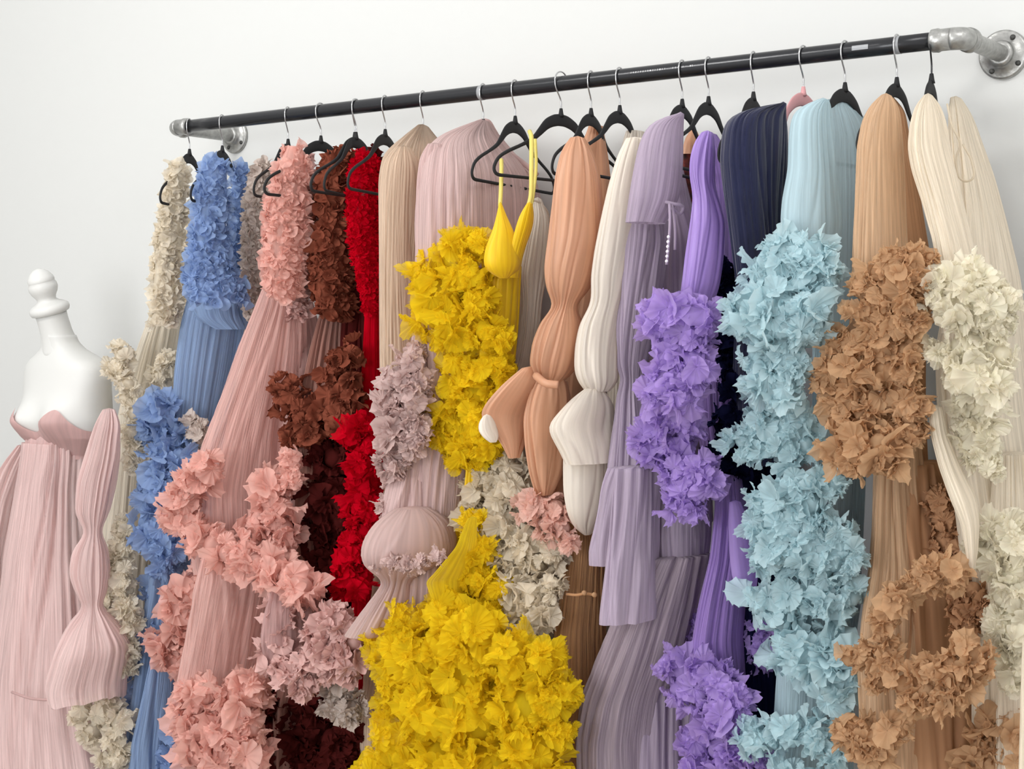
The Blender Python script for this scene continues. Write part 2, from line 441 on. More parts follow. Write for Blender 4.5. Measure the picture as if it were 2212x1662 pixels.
# left bracket: the elbow turns straight back to the wall
bracket(XL, -1)
# faint printed characters on the pipe and clear tape marks
PR = .0003
def on_pipe(x, ang, dx, dang):
    out = []
    for xx in (x-dx, x+dx):
        for q in (ang-dang, ang+dang):
            out.append((xx, -(RR+PR)*math.cos(q), RZ+(RR+PR)*math.sin(q)))
    return np.array([out[0], out[2], out[3], out[1]]), [[0, 1, 2, 3]]
def xr(px): return P(px, 272-(px-410)*.1125, 0)[0]
for grp in (np.arange(1372, 1446, 5.2), (1462, 1468, 1474, 1484), (1500, 1504)):
    lst = []
    for px in grp:
        w = random.Random(int(px*3)).uniform(.0008, .0019)
        for a in ((.12, .03), (.24, .03)) if int(px) % 3 else ((.18, .1),):
            lst.append(on_pipe(xr(px), a[0], w, a[1]))
    V, Fc = join(lst); o = mesh_obj('printed_marking', V, Fc, m_mark, rail, smooth=False); o['label'] = 'small white printed characters'
V, Fc = join([on_pipe(xr(1865), .05+q, .0165, .07) for q in (-.2, -.07, .07, .2)]); o = mesh_obj('sticker', V, Fc, m_tape, rail, smooth=False); o['label'] = 'small grey sticker'
for px in (1042, 1941):
    V, Fc = tube([(xr(px)+d, 0, RZ) for d in (-.005, .005)], RR+.0006, nc=28); mesh_obj('clear_band', V, Fc, m_tape, rail)

# ------------------------------------------------------------------ hangers
m_velvet = plain('black_velvet', (26, 26, 28), .8, bump=.1, bscale=300)
m_pinkv = plain('pink_velvet', (205, 150, 152), .75, bump=.1, bscale=300)
m_wire = plain('chrome_wire', (185, 185, 186), .22, .9)
m_wireb = plain('dark_wire', (60, 60, 62), .3, .8)
def hanger_meshes(root, body, wire, k=1.0):
    # local frame: u along +y, z from the rail centre
    half = [(0, -.086, .013), (.02, -.088, .013), (.045, -.098, .0115), (.068, -.117, .0085), (.09, -.134, .0052), (.125, -.150, .004), (.165, -.166, .004), (.192, -.181, .004), (.205, -.198, .004), (.206, -.210, .004), (.196, -.2175, .004), (.17, -.2185, .0036), (.08, -.2185, .0034)]
    half = [(u if u < .07 else .07+(u-.07)*k, z, w) for u, z, w in half]
    hu = [(u, z, w) for u, z, w in half]+[(-u, z, w) for u, z, w in half[::-1][:-1]]
    a = np.array(hu); n = len(a); P3 = np.stack([np.zeros(n), a[:, 0], a[:, 1]], 1)
    # densify closed loop
    ext = np.vstack([P3[-1:], P3, P3[:2]]); wext = np.concatenate([a[-1:, 2], a[:, 2], a[:2, 2]])
    pts, ws = [], []
    for i in range(1, len(ext)-2):
        for u in np.linspace(0, 1, 5, endpoint=False):
            p0, p1, p2, p3 = ext[i-1:i+3]
            pts.append(.5*((2*p1)+(p2-p0)*u+(2*p0-5*p1+4*p2-p3)*u*u+(3*p1-p0-3*p2+p3)*u**3)); ws.append(wext[i]*(1-u)+wext[i+1]*u)
    V, Fc = tube(pts, np.array(ws), nc=10, flat=.0028, nrm=(1, 0, 0), closed=True)
    V2, F2 = lathe([(0, .0035), (.012, .0055), (.018, .007)], (0, 0, -.060), (0, 0, -1), 12)
    V, Fc = join([(V, Fc), (V2, F2)])
    V = V+np.array(root.location); mesh_obj('frame', V, Fc, body, root)
    r = .0195; z0 = .0002
    arc = [(0, r*math.cos(q), z0+r*math.sin(q)) for q in np.radians(np.linspace(-25, 180, 22))]
    arc += [(0, -r*.93, -.012), (0, -r*.62, -.024), (0, -.004, -.036), (0, 0, -.046), (0, 0, -.064)]
    V, Fc = tube(cubic(arc, 3), .0017, nc=8); V = V+np.array(root.location)
    mesh_obj('hook', V, Fc, wire, root)
HG = 'velvet clothes hangers on the black pipe rail'
h0 = thing('clothes_hanger', (0, 0, RZ), 'x', 'hanger', HG); hanger_meshes(h0, m_velvet, m_wire)
hp = thing('clothes_hanger', (0, 0, RZ), 'dusty pink velvet hanger between the navy gown and the pale blue gown', 'hanger', HG); hanger_meshes(hp, m_pinkv, m_wire, .3)
hb = thing('clothes_hanger', (0, 0, RZ), 'black velvet hanger with dark hook at the rail end, holding the cream tulle gown', 'hanger', HG); hanger_meshes(hb, m_velvet, m_wireb)
used = [False]
def proj(p):
    d = np.asarray(p)-CAM; z = d@FWD
    return W/2+F*(d@RGT)/z, H/2-F*(d@UP)/z
HP = {}
def hang(px, corner, label, src=None, dz=0.0):
    """turn the hanger on its hook until its near corner swings to the given place"""
    best = min(np.radians(np.arange(-34, 40, .5)), key=lambda q: abs(proj((xr(px)-.206*math.sin(q), -.206*math.cos(q), RZ-.2))[0]-corner))
    psi = math.degrees(best)
    if src is None:
        if not used[0]: o = h0; used[0] = True
        else:
            o = h0.copy(); C.objects.link(o)
            for ch in list(h0.children):
                c = ch.copy(); C.objects.link(c); c.parent = o
        o['label'] = label
    else: o = src
    HP[px] = psi
    o.location = (xr(px), 0, RZ+dz); o.rotation_euler = (0, 0, -math.radians(psi))
    return o
hang(409, 346, 'black velvet hanger nearest the left end of the rail, holding the cream ruffled gown')
hang(480, 412, 'black velvet hanger holding the cornflower blue ruffled gown')
hang(622, 548, 'black hanger whose wire hook rises from the top of the salmon pink gown')
hang(693, 572, 'black velvet hanger with open curved end sticking out left of the pink ruffled gown')
hang(766, 701, 'black velvet hanger inside the reddish brown ruffled gown')
hang(769, 672, 'black velvet hanger arching between the brown gown and the red gown')
hang(832, 752, 'black velvet hanger above the red gown, beside the nude pleated robe')
hang(914, 838, 'hanger hidden in the nude pleated robe, only its wire hook in view')
hang(1044, 958, 'hanger hidden in the mauve robe, only its wire hook in view')
hang(1113, 1020, 'black velvet hanger with the yellow straps, lower of the two crossing frames')
hang(1212, 1068, 'wide black velvet hanger with arched top, right of the yellow straps', dz=.006)
hang(1277, 1193, 'black velvet hanger holding the peach satin dress')
hang(1339, 1240, 'black velvet hanger holding the ivory puff sleeve dress')
hang(1474, 1386, 'black velvet hanger behind the top of the dusty lavender robe')
hang(1531, 1440, 'black velvet hanger above the violet satin gown')
hang(1628, 1552, 'black velvet hanger above the navy gown')
hang(1736, 1626, '', hp)
hang(1826, 1718, 'black velvet hanger above the pale blue gown')
hang(1938, 1852, 'black velvet hanger holding the tan tulle gown')
hang(2013, 1968, '', hb)
#GARMENTS
def G(name, px, py, label, cat='dress', Y=0.0, group='gowns hanging on the rail'):
    return thing(name, P(px, py, Y), label, cat, group)
# fabrics
f_cream = cloth('cream_tulle', alpha=.85, tulle=True, us=60, rgb=(242, 230, 208), trans=.5)
f_creams = cloth('cream_sheer', (240, 228, 206), alpha=.72, us=160)
f_blue = cloth('blue_tulle', alpha=.85, tulle=True, us=60, rgb=(136, 166, 216), trans=.5)
f_blues = cloth('blue_sheer', (124, 154, 200), alpha=.85, us=150)
f_taupe = cloth('taupe_tulle', tulle=True, us=60, rgb=(212, 194, 182), trans=.4)
f_pink = cloth('pink_tulle', alpha=.85, tulle=True, us=60, rgb=(246, 186, 172), trans=.5)
f_pinks = cloth('pink_sheer', (242, 190, 180), alpha=.62, us=170, pleat=.7)
f_rose = cloth('dusty_rose_tulle', tulle=True, us=60, rgb=(216, 166, 158), trans=.35)
f_roses = cloth('dusty_rose_sheer', (200, 152, 148), alpha=.7, us=170)
f_brown = cloth('red_brown_tulle', tulle=True, us=60, rgb=(140, 78, 60), trans=.3)
f_browns = cloth('red_brown_sheer', (156, 96, 80), alpha=.85, us=170)
f_maroon = cloth('maroon_tulle', tulle=True, us=60, rgb=(84, 32, 30), trans=.25)
f_red = cloth('red_tulle', alpha=0.8, tulle=True, us=60, rgb=(204, 8, 34), trans=.35)
f_nude = cloth('nude_chiffon', (222, 190, 160), alpha=.93, us=190, pleat=.9)
f_mauve = cloth('mauve_chiffon', (218, 182, 178), alpha=.9, us=160, pleat=.6)
f_mauver = cloth('mauve_tulle', tulle=True, us=60, rgb=(214, 182, 176), trans=.5)
f_yel = cloth('yellow_tulle', alpha=.66, tulle=True, us=60, rgb=(255, 220, 42), trans=.5, sheen=.1)
f_yels = cloth('yellow_sheer', (254, 222, 40), alpha=.62, us=120)
f_yelsat = cloth('yellow_satin', (255, 210, 18), rough=.5, pleat=.15, trans=.3)
f_yelst = cloth('yellow_strap', (240, 222, 96), rough=.5, pleat=.1)
f_ivory = cloth('ivory_satin', (240, 228, 211), rough=.42, pleat=.25, us=50)
f_ivcs = cloth('ivory_chiffon', (228, 216, 200), alpha=.93, us=120)
f_buff = cloth('buff_tulle', alpha=.82, tulle=True, us=60, rgb=(234, 220, 196), trans=.5)
f_peach = cloth('peach_satin', (214, 150, 108), rough=.42, pleat=.25, us=50, sheen=.05)
f_blush = cloth('blush_tulle', alpha=0.85, tulle=True, us=60, rgb=(240, 190, 174), trans=.5)
f_rust = cloth('amber_brown_tulle', (196, 134, 78), alpha=.93, us=170, pleat=.9)
f_lav = cloth('dusty_lavender_chiffon', (180, 160, 184), alpha=.94, us=110, pleat=.45)
f_lavs = cloth('dusty_lavender_tulle', (168, 148, 162), alpha=.82, us=170)
f_vio = cloth('violet_tulle', alpha=.85, tulle=True, us=60, rgb=(184, 150, 228), trans=.5)
f_viosat = cloth('violet_satin', (158, 120, 210), rough=.36, pleat=.3, us=50)
f_vios = cloth('violet_sheer', (150, 112, 200), alpha=.8, us=150)
f_navy = cloth('navy_chiffon', (30, 34, 66), alpha=.96, us=110, trans=.15, sheen=.3)
f_navyr = cloth('navy_tulle', tulle=True, us=60, rgb=(20, 22, 48), trans=.15)
f_aqua = cloth('pale_blue_tulle', alpha=.85, tulle=True, us=60, rgb=(196, 226, 233), trans=.5)
f_aquas = cloth('pale_blue_sheer', (176, 206, 216), alpha=.8, us=140)
f_aquac = cloth('pale_blue_chiffon', (178, 208, 218), alpha=.93, rough=.6, us=60)
f_tan = cloth('tan_tulle', alpha=.88, tulle=True, us=60, rgb=(206, 158, 110), trans=.5)
f_tans = cloth('tan_sheer', (216, 172, 128), alpha=.82, us=160)
f_tand = cloth('deep_tan_tulle', tulle=True, us=60, rgb=(176, 120, 76), trans=.25)
f_champ = cloth('champagne_sheer', (242, 228, 204), alpha=.88, us=150, pleat=.6)
f_champr = cloth('champagne_tulle', alpha=0.78, tulle=True, us=60, rgb=(252, 240, 216), trans=.5)
f_blushs = cloth('blush_sheer', (238, 204, 200), alpha=.8, us=130, pleat=.6)
f_blusht = cloth('blush_bodice_satin', (204, 158, 154), rough=.5, pleat=.1)
f_blushl = cloth('blush_lining', (226, 184, 180), rough=.6, pleat=.2)
m_form = plain('dress_form_white', (206, 206, 203), .5, bump=.02, bscale=200)

# ---- dress form and its gown (far left) --------------------------------------
fx, fy = P(146, 900, -.06)[0], -.06
form = thing('dress_form', (fx, fy, 0), 'white neck-capped dress form standing at the left, wearing a blush pink gown', 'dress form')
TR = [(1.475, .047, .046, -.028), (1.455, .05, .048, -.022), (1.435, .066, .055, -.012), (1.418, .098, .066, -.004), (1.402, .132, .074, 0), (1.382, .150, .078, 0), (1.35, .154, .082, 0), (1.31, .150, .088, 0), (1.27, .147, .094, 0), (1.235, .148, .096, 0), (1.19, .138, .086, 0), (1.14, .098, .056, 0), (1.05, .085, .05, 0), (.95, .085, .05, 0), (.85, .1, .05, 0), (.75, .1, .05, 0)]
def torso_surf(z0, z1, off, nz=60, nph=96, ztop=None):
    tz = np.array([r[0] for r in TR])[::-1]
    zz = np.linspace(z0, z1, nz); ph = np.linspace(0, 2*np.pi, nph, endpoint=False)
    V = np.zeros((nz, nph, 3))
    for i, z in enumerate(zz):
        zc = np.full(nph, z)
        if ztop is not None: zc = z1-(z1-z)*1.0; zc = z0+(ztop(ph)-z0)*(i/(nz-1.0))
        a = np.interp(zc, tz, [r[1] for r in TR][::-1]); b = np.interp(zc, tz, [r[2] for r in TR][::-1]); yc = np.interp(zc, tz, [r[3] for r in TR][::-1])
        c, s = np.cos(ph), np.sin(ph); e = .85
        x = a*np.sign(c)*np.abs(c)**e; y = b*np.sign(s)*np.abs(s)**e
        bust = np.zeros(nph)
        for sx in (-1, 1): bust += .040*np.exp(-((x-sx*.068)/.048)**2-((zc-1.235)/.045)**2)
        y = np.where(s < 0, y-bust, y); x = x*(1+off/a); y = y+off*s*1.6
        V[i, :, 0] = fx+x; V[i, :, 1] = fy+yc+y; V[i, :, 2] = zc
    return V
Vt = torso_surf(.75, 1.475, 0, 90)
lean = lambda V: V
n, nc, _ = Vt.shape
Vv = Vt.reshape(-1, 3); FF = grid_faces(n, nc).tolist()+[list(range(nc))[::-1], [(n-1)*nc+j for j in range(nc)]]
mesh_obj('torso', Vv, [list(f) for f in FF], m_form, form)
ax = np.array([-.06, -.30, 1.0]); ax /= np.linalg.norm(ax)
nb = np.array([fx, fy-.024, 1.452])
V, Fc = lathe([(-.035, .057), (-.012, .053), (.005, .047), (.03, .0435), (.07, .0425), (.086, .0435)], nb, ax, 48); mesh_obj('neck', V, Fc, m_form, form)
V, Fc = lathe([(.085, .044), (.088, .052), (.096, .056), (.106, .055), (.113, .046), (.12, .032), (.126, .026), (.134, .028), (.146, .036), (.158, .0405), (.17, .0395), (.176, .036), (.178, .0365), (.182, .0375), (.19, .035), (.203, .026), (.212, .014), (.215, .003)], nb, ax, 48)
mesh_obj('neck_cap', V, Fc, m_form, form)
V, Fc = lathe([(0, .17), (.012, .175), (.03, .16), (.035, .02)], (fx, fy, 0), (0, 0, 1), 40); mesh_obj('base', V, Fc, m_form, form)
V, Fc = lathe([(0, .018), (.78, .018)], (fx, fy, .02), (0, 0, 1), 20); mesh_obj('pole', V, Fc, m_form, form)
gown = thing('evening_gown', (fx, fy, 1.2), 'strapless blush pink tulle gown with sweetheart cups, worn by the white dress form', 'dress')
def ztop(ph):
    x = .15*np.cos(ph); s = np.sin(ph)
    front = 1.205+.066*np.exp(-((np.abs(x)-.078)/.042)**2)
    return np.where(s < 0, front, 1.235+.0*x)*1.0
Vb = torso_surf(1.13, 1.27, .006, 30, 128, ztop); n, nc, _ = Vb.shape
Ub = np.zeros((n, nc, 2)); Ub[..., 0] = np.linspace(0, .8, nc)[None]; Ub[..., 1] = Vb[..., 2]
mesh_obj('bodice', Vb.reshape(-1, 3), grid_faces(n, nc), f_blusht, gown, Ub.reshape(-1, 2))
cpts = []
for q in np.linspace(math.radians(190), math.radians(350), 40):
    i = int(round(q/(2*np.pi)*nc)) % nc
    cpts.append(Vb[8+int(4*abs(math.cos(q*1.0))), i]+np.array([0, -.003, 0]))
D(gown, 'skirt', [(955, 52, 216), (985, 50, 218), (1050, 40, 216), (1200, 14, 232), (1350, -4, 256), (1500, -18, 268), (1560, -24, 285), (1662, -34, 320), (1800, -40, 350), (1950, -44, 360)], f_blushs, Y=-.075, k=.85, psi=60, amp=.035, amp1=.1, nf=20, seed=3, cap=False)
D(gown, "skirt_lining", [(925, 66, 224), (950, 58, 226), (985, 56, 214), (1050, 48, 206), (1200, 28, 216), (1350, 16, 232), (1500, 6, 240), (1662, 0, 250), (1800, -6, 260)], f_blushl, Y=-.07, k=.8, psi=60, amp=.05, amp1=.08, nf=14, seed=4, cap=False)
D(gown, 'sleeve', [(885, 226, 246), (915, 214, 256), (948, 204, 252), (985, 194, 250), (1040, 178, 240), (1110, 172, 228), (1150, 190, 214), (1190, 166, 228), (1240, 160, 232), (1290, 176, 224), (1312, 188, 212), (1350, 158, 244), (1400, 134, 276), (1440, 122, 270), (1480, 110, 262), (1512, 118, 262)], f_blushs, Y=-.22, amp=.14, nf=9, seed=5, k=.6, hem=.012)
D(gown, 'sleeve', [(962, 40, 66), (1010, 4, 62), (1080, -22, 44), (1180, -34, 26), (1280, -20, 14), (1300, -16, 10), (1350, -40, 26), (1450, -60, 40), (1600, -66, 46)], f_blushs, Y=-.12, amp=.14, nf=9, seed=6, k=.6)
for pts in ([(60, 950), (84, 985), (112, 960)], [(92, 962), (96, 1000)]): pass
T(gown, 'waist_seam', [(26, 1496, -.27), (70, 1510, -.28), (130, 1512, -.27), (190, 1506, -.24)], -.25, 3, f_blusht)

# ---- 1 cream ruffled gown ---------------------------------------------------
g = G('ruffled_gown', 409, 345, 'cream tulle gown with frilled column bodice, leftmost on the rail')
S(g, 'ruffled_bodice', [(350, 372, 404), (380, 362, 410), (440, 352, 402), (540, 336, 396), (640, 328, 392), (705, 330, 384)], f_cream, Y=-.11, s=11, seed=1)
S(g, 'ruffled_strap', [(440, 398, 414), (560, 396, 414), (660, 378, 410), (700, 372, 402)], f_cream, Y=.10, s=9, seed=2)
D(g, 'skirt', [(680, 328, 388), (760, 300, 378), (860, 272, 372), (1000, 246, 360), (1200, 226, 340), (1400, 200, 330), (1600, 180, 320), (1800, 160, 310)], f_creams, Y=.03, amp=.05, amp1=.1, seed=7)
D(g, 'skirt_lining', [(690, 335, 384), (760, 312, 370), (860, 290, 360), (1000, 262, 345), (1200, 245, 330), (1600, 210, 310), (1800, 190, 300)], f_cream, Y=.06, amp=.05, amp1=.1, seed=8)
R(g, 'ruffle', [(262, 765, 26), (252, 800, 24), (276, 830, 24), (268, 862, 20), (290, 895, 24), (285, 935, 25), (290, 975, 20), (284, 1010, 14)], f_cream, Y=-.13, s=.55, seed=3, grow=1.1)
R(g, 'ruffle', [(362, 778, 24), (345, 815, 24), (330, 850, 19), (318, 880, 14)], f_cream, Y=-.03, s=.55, seed=4)
R(g, 'ruffle', [(268, 1140, 22), (262, 1180, 28), (262, 1225, 30), (268, 1262, 26), (276, 1310, 28), (282, 1350, 24), (276, 1400, 26), (272, 1440, 22)], f_cream, Y=-.13, s=.5, seed=5, grow=1.1)
R(g, 'ruffle', [(158, 1285, 24), (150, 1320, 22), (146, 1350, 18)], f_buff, Y=-.05, s=.5, seed=6)
R(g, 'ruffle', [(228, 1275, 26), (240, 1300, 24)], f_buff, Y=-.05, s=.5, seed=9)
R(g, 'ruffle', [(180, 1545, 32), (225, 1535, 40), (258, 1560, 34), (200, 1580, 36), (245, 1610, 36), (262, 1640, 28), (238, 1650, 28)], f_cream, Y=-.17, s=.5, seed=7)

# ---- 2 cornflower blue gown --------------------------------------------------
g = G('ruffled_gown', 482, 335, 'cornflower blue tulle gown with twin frilled straps, second from the left')
S(g, 'ruffled_strap', [(340, 446, 480), (365, 436, 496), (410, 430, 492), (480, 420, 490), (560, 410, 500), (610, 408, 522), (655, 422, 528)], f_blue, Y=-.12, s=12, seed=11)
S(g, 'ruffled_strap', [(350, 508, 540), (380, 502, 544), (450, 490, 534), (520, 488, 534), (600, 480, 534)], f_blue, Y=.09, s=11, seed=12)
D(g, 'waistband', [(632, 424, 470), (650, 418, 530), (690, 430, 534), (712, 470, 536)], f_blues, Y=.0, amp=.08, nf=8, seed=13, k=.6)
D(g, 'skirt', [(645, 416, 530), (700, 402, 526), (800, 388, 512), (900, 380, 490), (1000, 372, 480), (1200, 340, 470), (1400, 310, 450), (1600, 285, 450), (1800, 270, 450)], f_blues, Y=.02, amp=.05, amp1=.09, nf=14, seed=14)
R(g, 'ruffle', [(352, 895, 40), (335, 930, 36), (362, 960, 34), (390, 990, 34), (350, 1010, 36), (326, 1035, 32), (370, 1045, 34)], f_blue, Y=-.1, s=.6, seed=15, grow=1.2)
R(g, 'ruffle', [(330, 1085, 38), (320, 1130, 36), (352, 1160, 38), (345, 1200, 40), (370, 1190, 30), (350, 1225, 30)], f_blue, Y=-.12, s=.6, seed=16, grow=1.15)
R(g, 'ruffle', [(338, 1265, 30), (335, 1310, 32), (342, 1350, 32), (318, 1395, 34), (310, 1440, 36), (320, 1485, 36), (300, 1520, 28)], f_blue, Y=-.04, s=.6, seed=17, grow=1.1)
D(g, 'overskirt', [(1400, 335, 378), (1480, 318, 385), (1600, 290, 378), (1800, 270, 380)], f_blues, Y=-.1, amp=.12, nf=8, seed=18)
R(g, 'ruffle', [(385, 1610, 34), (400, 1650, 36), (372, 1660, 30)], f_blue, Y=-.1, s=.6, seed=19)

# ---- 3 taupe gown ------------------------------------------------------------
g = G('ruffled_gown', 556, 352, 'taupe gown with tiny all-over frills and narrow body, between the blue and the pink gowns')
S(g, 'ruffled_bodice', [(350, 556, 582), (380, 540, 590), (430, 532, 596), (520, 528, 592), (600, 524, 588), (660, 528, 580), (690, 534, 572)], f_taupe, Y=.05, s=9, seed=21)
D(g, 'skirt', [(680, 534, 574), (760, 524, 590), (900, 500, 600), (1200, 470, 620), (1500, 440, 640), (1800, 430, 650)], f_taupe, Y=.09, amp=.08, seed=22)
R(g, 'ruffle', [(424, 925, 26), (432, 950, 24), (426, 980, 22)], f_taupe, Y=-.06, s=.6, seed=23)

# ---- 4 pink gown -------------------------------------------------------------
g = G('ruffled_gown', 626, 316, 'salmon pink tulle gown with long sheer skirt and ruffle garland, behind the open hanger end')
S(g, 'ruffled_bodice', [(316, 616, 652), (340, 606, 664), (400, 586, 664), (480, 576, 668), (560, 574, 664), (620, 574, 655), (650, 590, 640)], f_pink, Y=-0.11, s=12, seed=31)
D(g, 'skirt', [(610, 578, 640), (660, 560, 655), (750, 525, 655), (850, 492, 648), (950, 455, 644), (1050, 425, 645), (1150, 430, 645), (1230, 440, 640)], f_pinks, Y=-.05, amp=.05, amp1=.08, nf=20, seed=32, k=.45)
D(g, 'skirt_lining', [(620, 584, 636), (750, 548, 640), (900, 500, 630), (1100, 470, 620), (1300, 440, 610), (1600, 420, 600), (1800, 410, 600)], f_pink, Y=.0, amp=.06, amp1=.1, nf=14, seed=33)
R(g, 'ruffle_garland', [(448, 1010, 28), (420, 1045, 34), (396, 1085, 38), (372, 1115, 32), (402, 1140, 34), (428, 1165, 36), (462, 1180, 38), (498, 1195, 38), (530, 1215, 34), (562, 1225, 34), (594, 1235, 34), (625, 1250, 38), (652, 1268, 36)], f_pink, Y=-0.24, s=0.60, seed=34, grow=1.22, jit=.4)
R(g, 'ruffle', [(590, 1055, 42), (605, 1095, 40), (575, 1120, 42), (610, 1140, 38), (622, 1000, 26), (632, 1040, 24), (620, 1180, 30)], f_pink, Y=-.16, s=0.64, seed=35, grow=1.15)
R(g, 'ruffle', [(440, 1245, 30), (405, 1285, 38), (392, 1330, 42), (372, 1380, 44), (352, 1390, 28), (385, 1425, 38), (420, 1400, 34)], f_pink, Y=-.12, s=0.60, seed=36, grow=1.2)
D(g, 'overskirt', [(1195, 445, 560), (1260, 432, 580), (1380, 412, 555), (1480, 394, 540), (1500, 394, 538)], f_pinks, Y=-.19, amp=.09, nf=12, seed=37, k=.35)
R(g, 'ruffle', [(500, 1290, 40), (540, 1340, 44), (480, 1370, 40), (520, 1420, 42), (560, 1400, 36)], f_pink, Y=-.06, s=0.56, seed=38)
R(g, 'ruffle', [(415, 1505, 38), (450, 1500, 34), (520, 1505, 44), (545, 1490, 34), (415, 1550, 40), (450, 1590, 46), (500, 1590, 44), (430, 1620, 42), (480, 1640, 42), (540, 1620, 40), (545, 1570, 36)], f_pink, Y=-0.27, s=0.60, seed=39, grow=1.2)

# ---- 5 dusty rose gown -------------------------------------------------------
g = G('ruffled_gown', 668, 330, 'dusty rose gown with curly frilled front, squeezed between the pink and the brown gowns')
S(g, 'ruffled_bodice', [(335, 648, 668), (400, 644, 684), (480, 642, 688), (560, 630, 686), (640, 612, 674), (690, 628, 655)], f_rose, Y=-.035, s=11, seed=41)
D(g, 'skirt', [(650, 630, 672), (760, 622, 700), (900, 610, 710), (1100, 600, 700), (1300, 600, 700), (1500, 600, 700), (1800, 600, 700)], f_rose, Y=.05, amp=.08, seed=42)
D(g, 'overskirt', [(1255, 596, 650), (1300, 580, 690), (1380, 572, 690), (1460, 590, 668)], f_roses, Y=-.22, amp=.1, nf=10, seed=43, k=.4)
R(g, 'ruffle', [(600, 1330, 34), (595, 1380, 36), (600, 1430, 38), (640, 1455, 38), (660, 1480, 28), (675, 1440, 32)], f_rose, Y=-0.26, s=0.56, seed=44, grow=1.15)
R(g, 'ruffle', [(700, 1365, 38), (735, 1350, 36), (725, 1400, 42), (765, 1385, 32), (750, 1430, 38), (700, 1440, 34)], f_rose, Y=-0.25, s=.6, seed=45, grow=1.15)
R(g, 'ruffle', [(740, 1485, 38), (725, 1520, 34), (760, 1530, 32), (745, 1550, 30)], f_taupe, Y=-.17, s=0.56, seed=46)

# ---- 6 brown gown ------------------------------------------------------------
g = G('ruffled_gown', 745, 322, 'reddish brown gown with curly frilled bodice and gathered brown skirt')
S(g, 'ruffled_bodice', [(322, 722, 762), (345, 700, 772), (400, 686, 764), (480, 684, 764), (560, 676, 766), (620, 672, 772), (665, 682, 766), (690, 700, 750)], f_brown, Y=-.01, s=12, seed=51)
D(g, 'skirt', [(680, 692, 752), (740, 676, 752), (840, 655, 760), (950, 648, 770), (1100, 640, 780), (1300, 640, 790), (1500, 600, 790), (1800, 590, 790)], f_browns, Y=.02, amp=.08, nf=12, seed=52)
R(g, 'ruffle', [(622, 835, 28), (626, 870, 32), (650, 900, 30), (670, 935, 28), (640, 940, 26)], f_brown, Y=-.08, s=.6, seed=53, grow=1.2)
R(g, 'ruffle', [(765, 765, 28), (738, 785, 24), (715, 810, 26), (745, 830, 28), (722, 860, 34), (700, 890, 32), (735, 900, 34), (760, 860, 26)], f_brown, Y=-.07, s=.6, seed=54, grow=1.2)
R(g, 'ruffle', [(690, 960, 42), (720, 990, 42), (680, 1040, 46), (720, 1070, 44), (690, 1120, 50), (735, 1130, 36), (700, 1180, 48), (690, 1240, 42), (730, 1230, 38), (715, 1290, 36)], f_maroon, Y=-.04, s=.6, seed=55)
R(g, 'ruffle', [(620, 1510, 50), (680, 1520, 50), (600, 1570, 50), (660, 1590, 56), (720, 1600, 50), (610, 1640, 50), (680, 1650, 54), (750, 1630, 40), (760, 1580, 34)], f_maroon, Y=-.07, s=.55, seed=56)

# ---- 7 maroon gown behind red -----------------------------------------------
g = G('ruffled_gown', 812, 318, 'dark maroon gown with curly straps, showing right behind the red gown')
S(g, 'ruffled_strap', [(318, 790, 806), (360, 784, 834), (400, 790, 838), (480, 792, 836), (600, 780, 830)], f_maroon, Y=.08, s=11, seed=57)
D(g, 'skirt', [(590, 760, 830), (700, 740, 820), (900, 730, 830), (1200, 720, 840), (1500, 700, 840), (1800, 690, 850)], f_maroon, Y=.07, amp=.08, seed=58)

# ---- 8 red gown --------------------------------------------------------------
g = G('ruffled_gown', 795, 328, 'bright red gown with fuzzy bodice and red tulle pompoms down the side')
S(g, 'ruffled_bodice', [(328, 772, 806), (350, 758, 818), (400, 752, 824), (480, 752, 828), (560, 762, 832), (620, 776, 832), (680, 790, 826)], f_red, Y=-.01, s=7, dens=1.4, seed=61)
D(g, 'skirt', [(665, 790, 826), (740, 786, 826), (840, 780, 830), (920, 775, 832), (1100, 770, 834), (1400, 760, 834), (1800, 750, 834)], f_red, Y=.0, amp=.1, nf=9, seed=62)
R(g, 'ruffle', [(768, 935, 40), (800, 960, 32), (790, 995, 34)], f_red, Y=-.13, s=.55, seed=63, grow=1.1)
R(g, 'ruffle', [(782, 1065, 36), (800, 1100, 30), (775, 1110, 28), (788, 1150, 34)], f_red, Y=-.11, s=.55, seed=64, grow=1.1)
R(g, 'ruffle', [(762, 1195, 38), (748, 1230, 34), (765, 1265, 36), (745, 1280, 26)], f_red, Y=-.13, s=.55, seed=65, grow=1.1)

# ---- 9 nude pleated robe -----------------------------------------------------
g = G('pleated_robe', 914, 276, 'nude beige robe with fine straight pleats, right of the red gown', 'robe')
D(g, 'bodice', [(272, 904, 924), (290, 888, 938), (318, 862, 962), (350, 838, 985), (400, 830, 992), (600, 830, 990), (800, 832, 985)], f_nude, Y=.0, amp=.04, nf=22, seed=71, psi=HP[914], k=.3)
D(g, 'sleeve', [(318, 858, 885), (345, 834, 905), (380, 826, 910), (450, 822, 906), (560, 821, 902), (700, 822, 905), (870, 826, 912), (900, 832, 900)], f_nude, Y=-.17, amp=.05, nf=22, seed=72)
D(g, 'skirt', [(780, 850, 960), (1100, 830, 960), (1500, 790, 960), (1800, 780, 960)], f_nude, Y=.05, amp=.06, nf=18, seed=73)

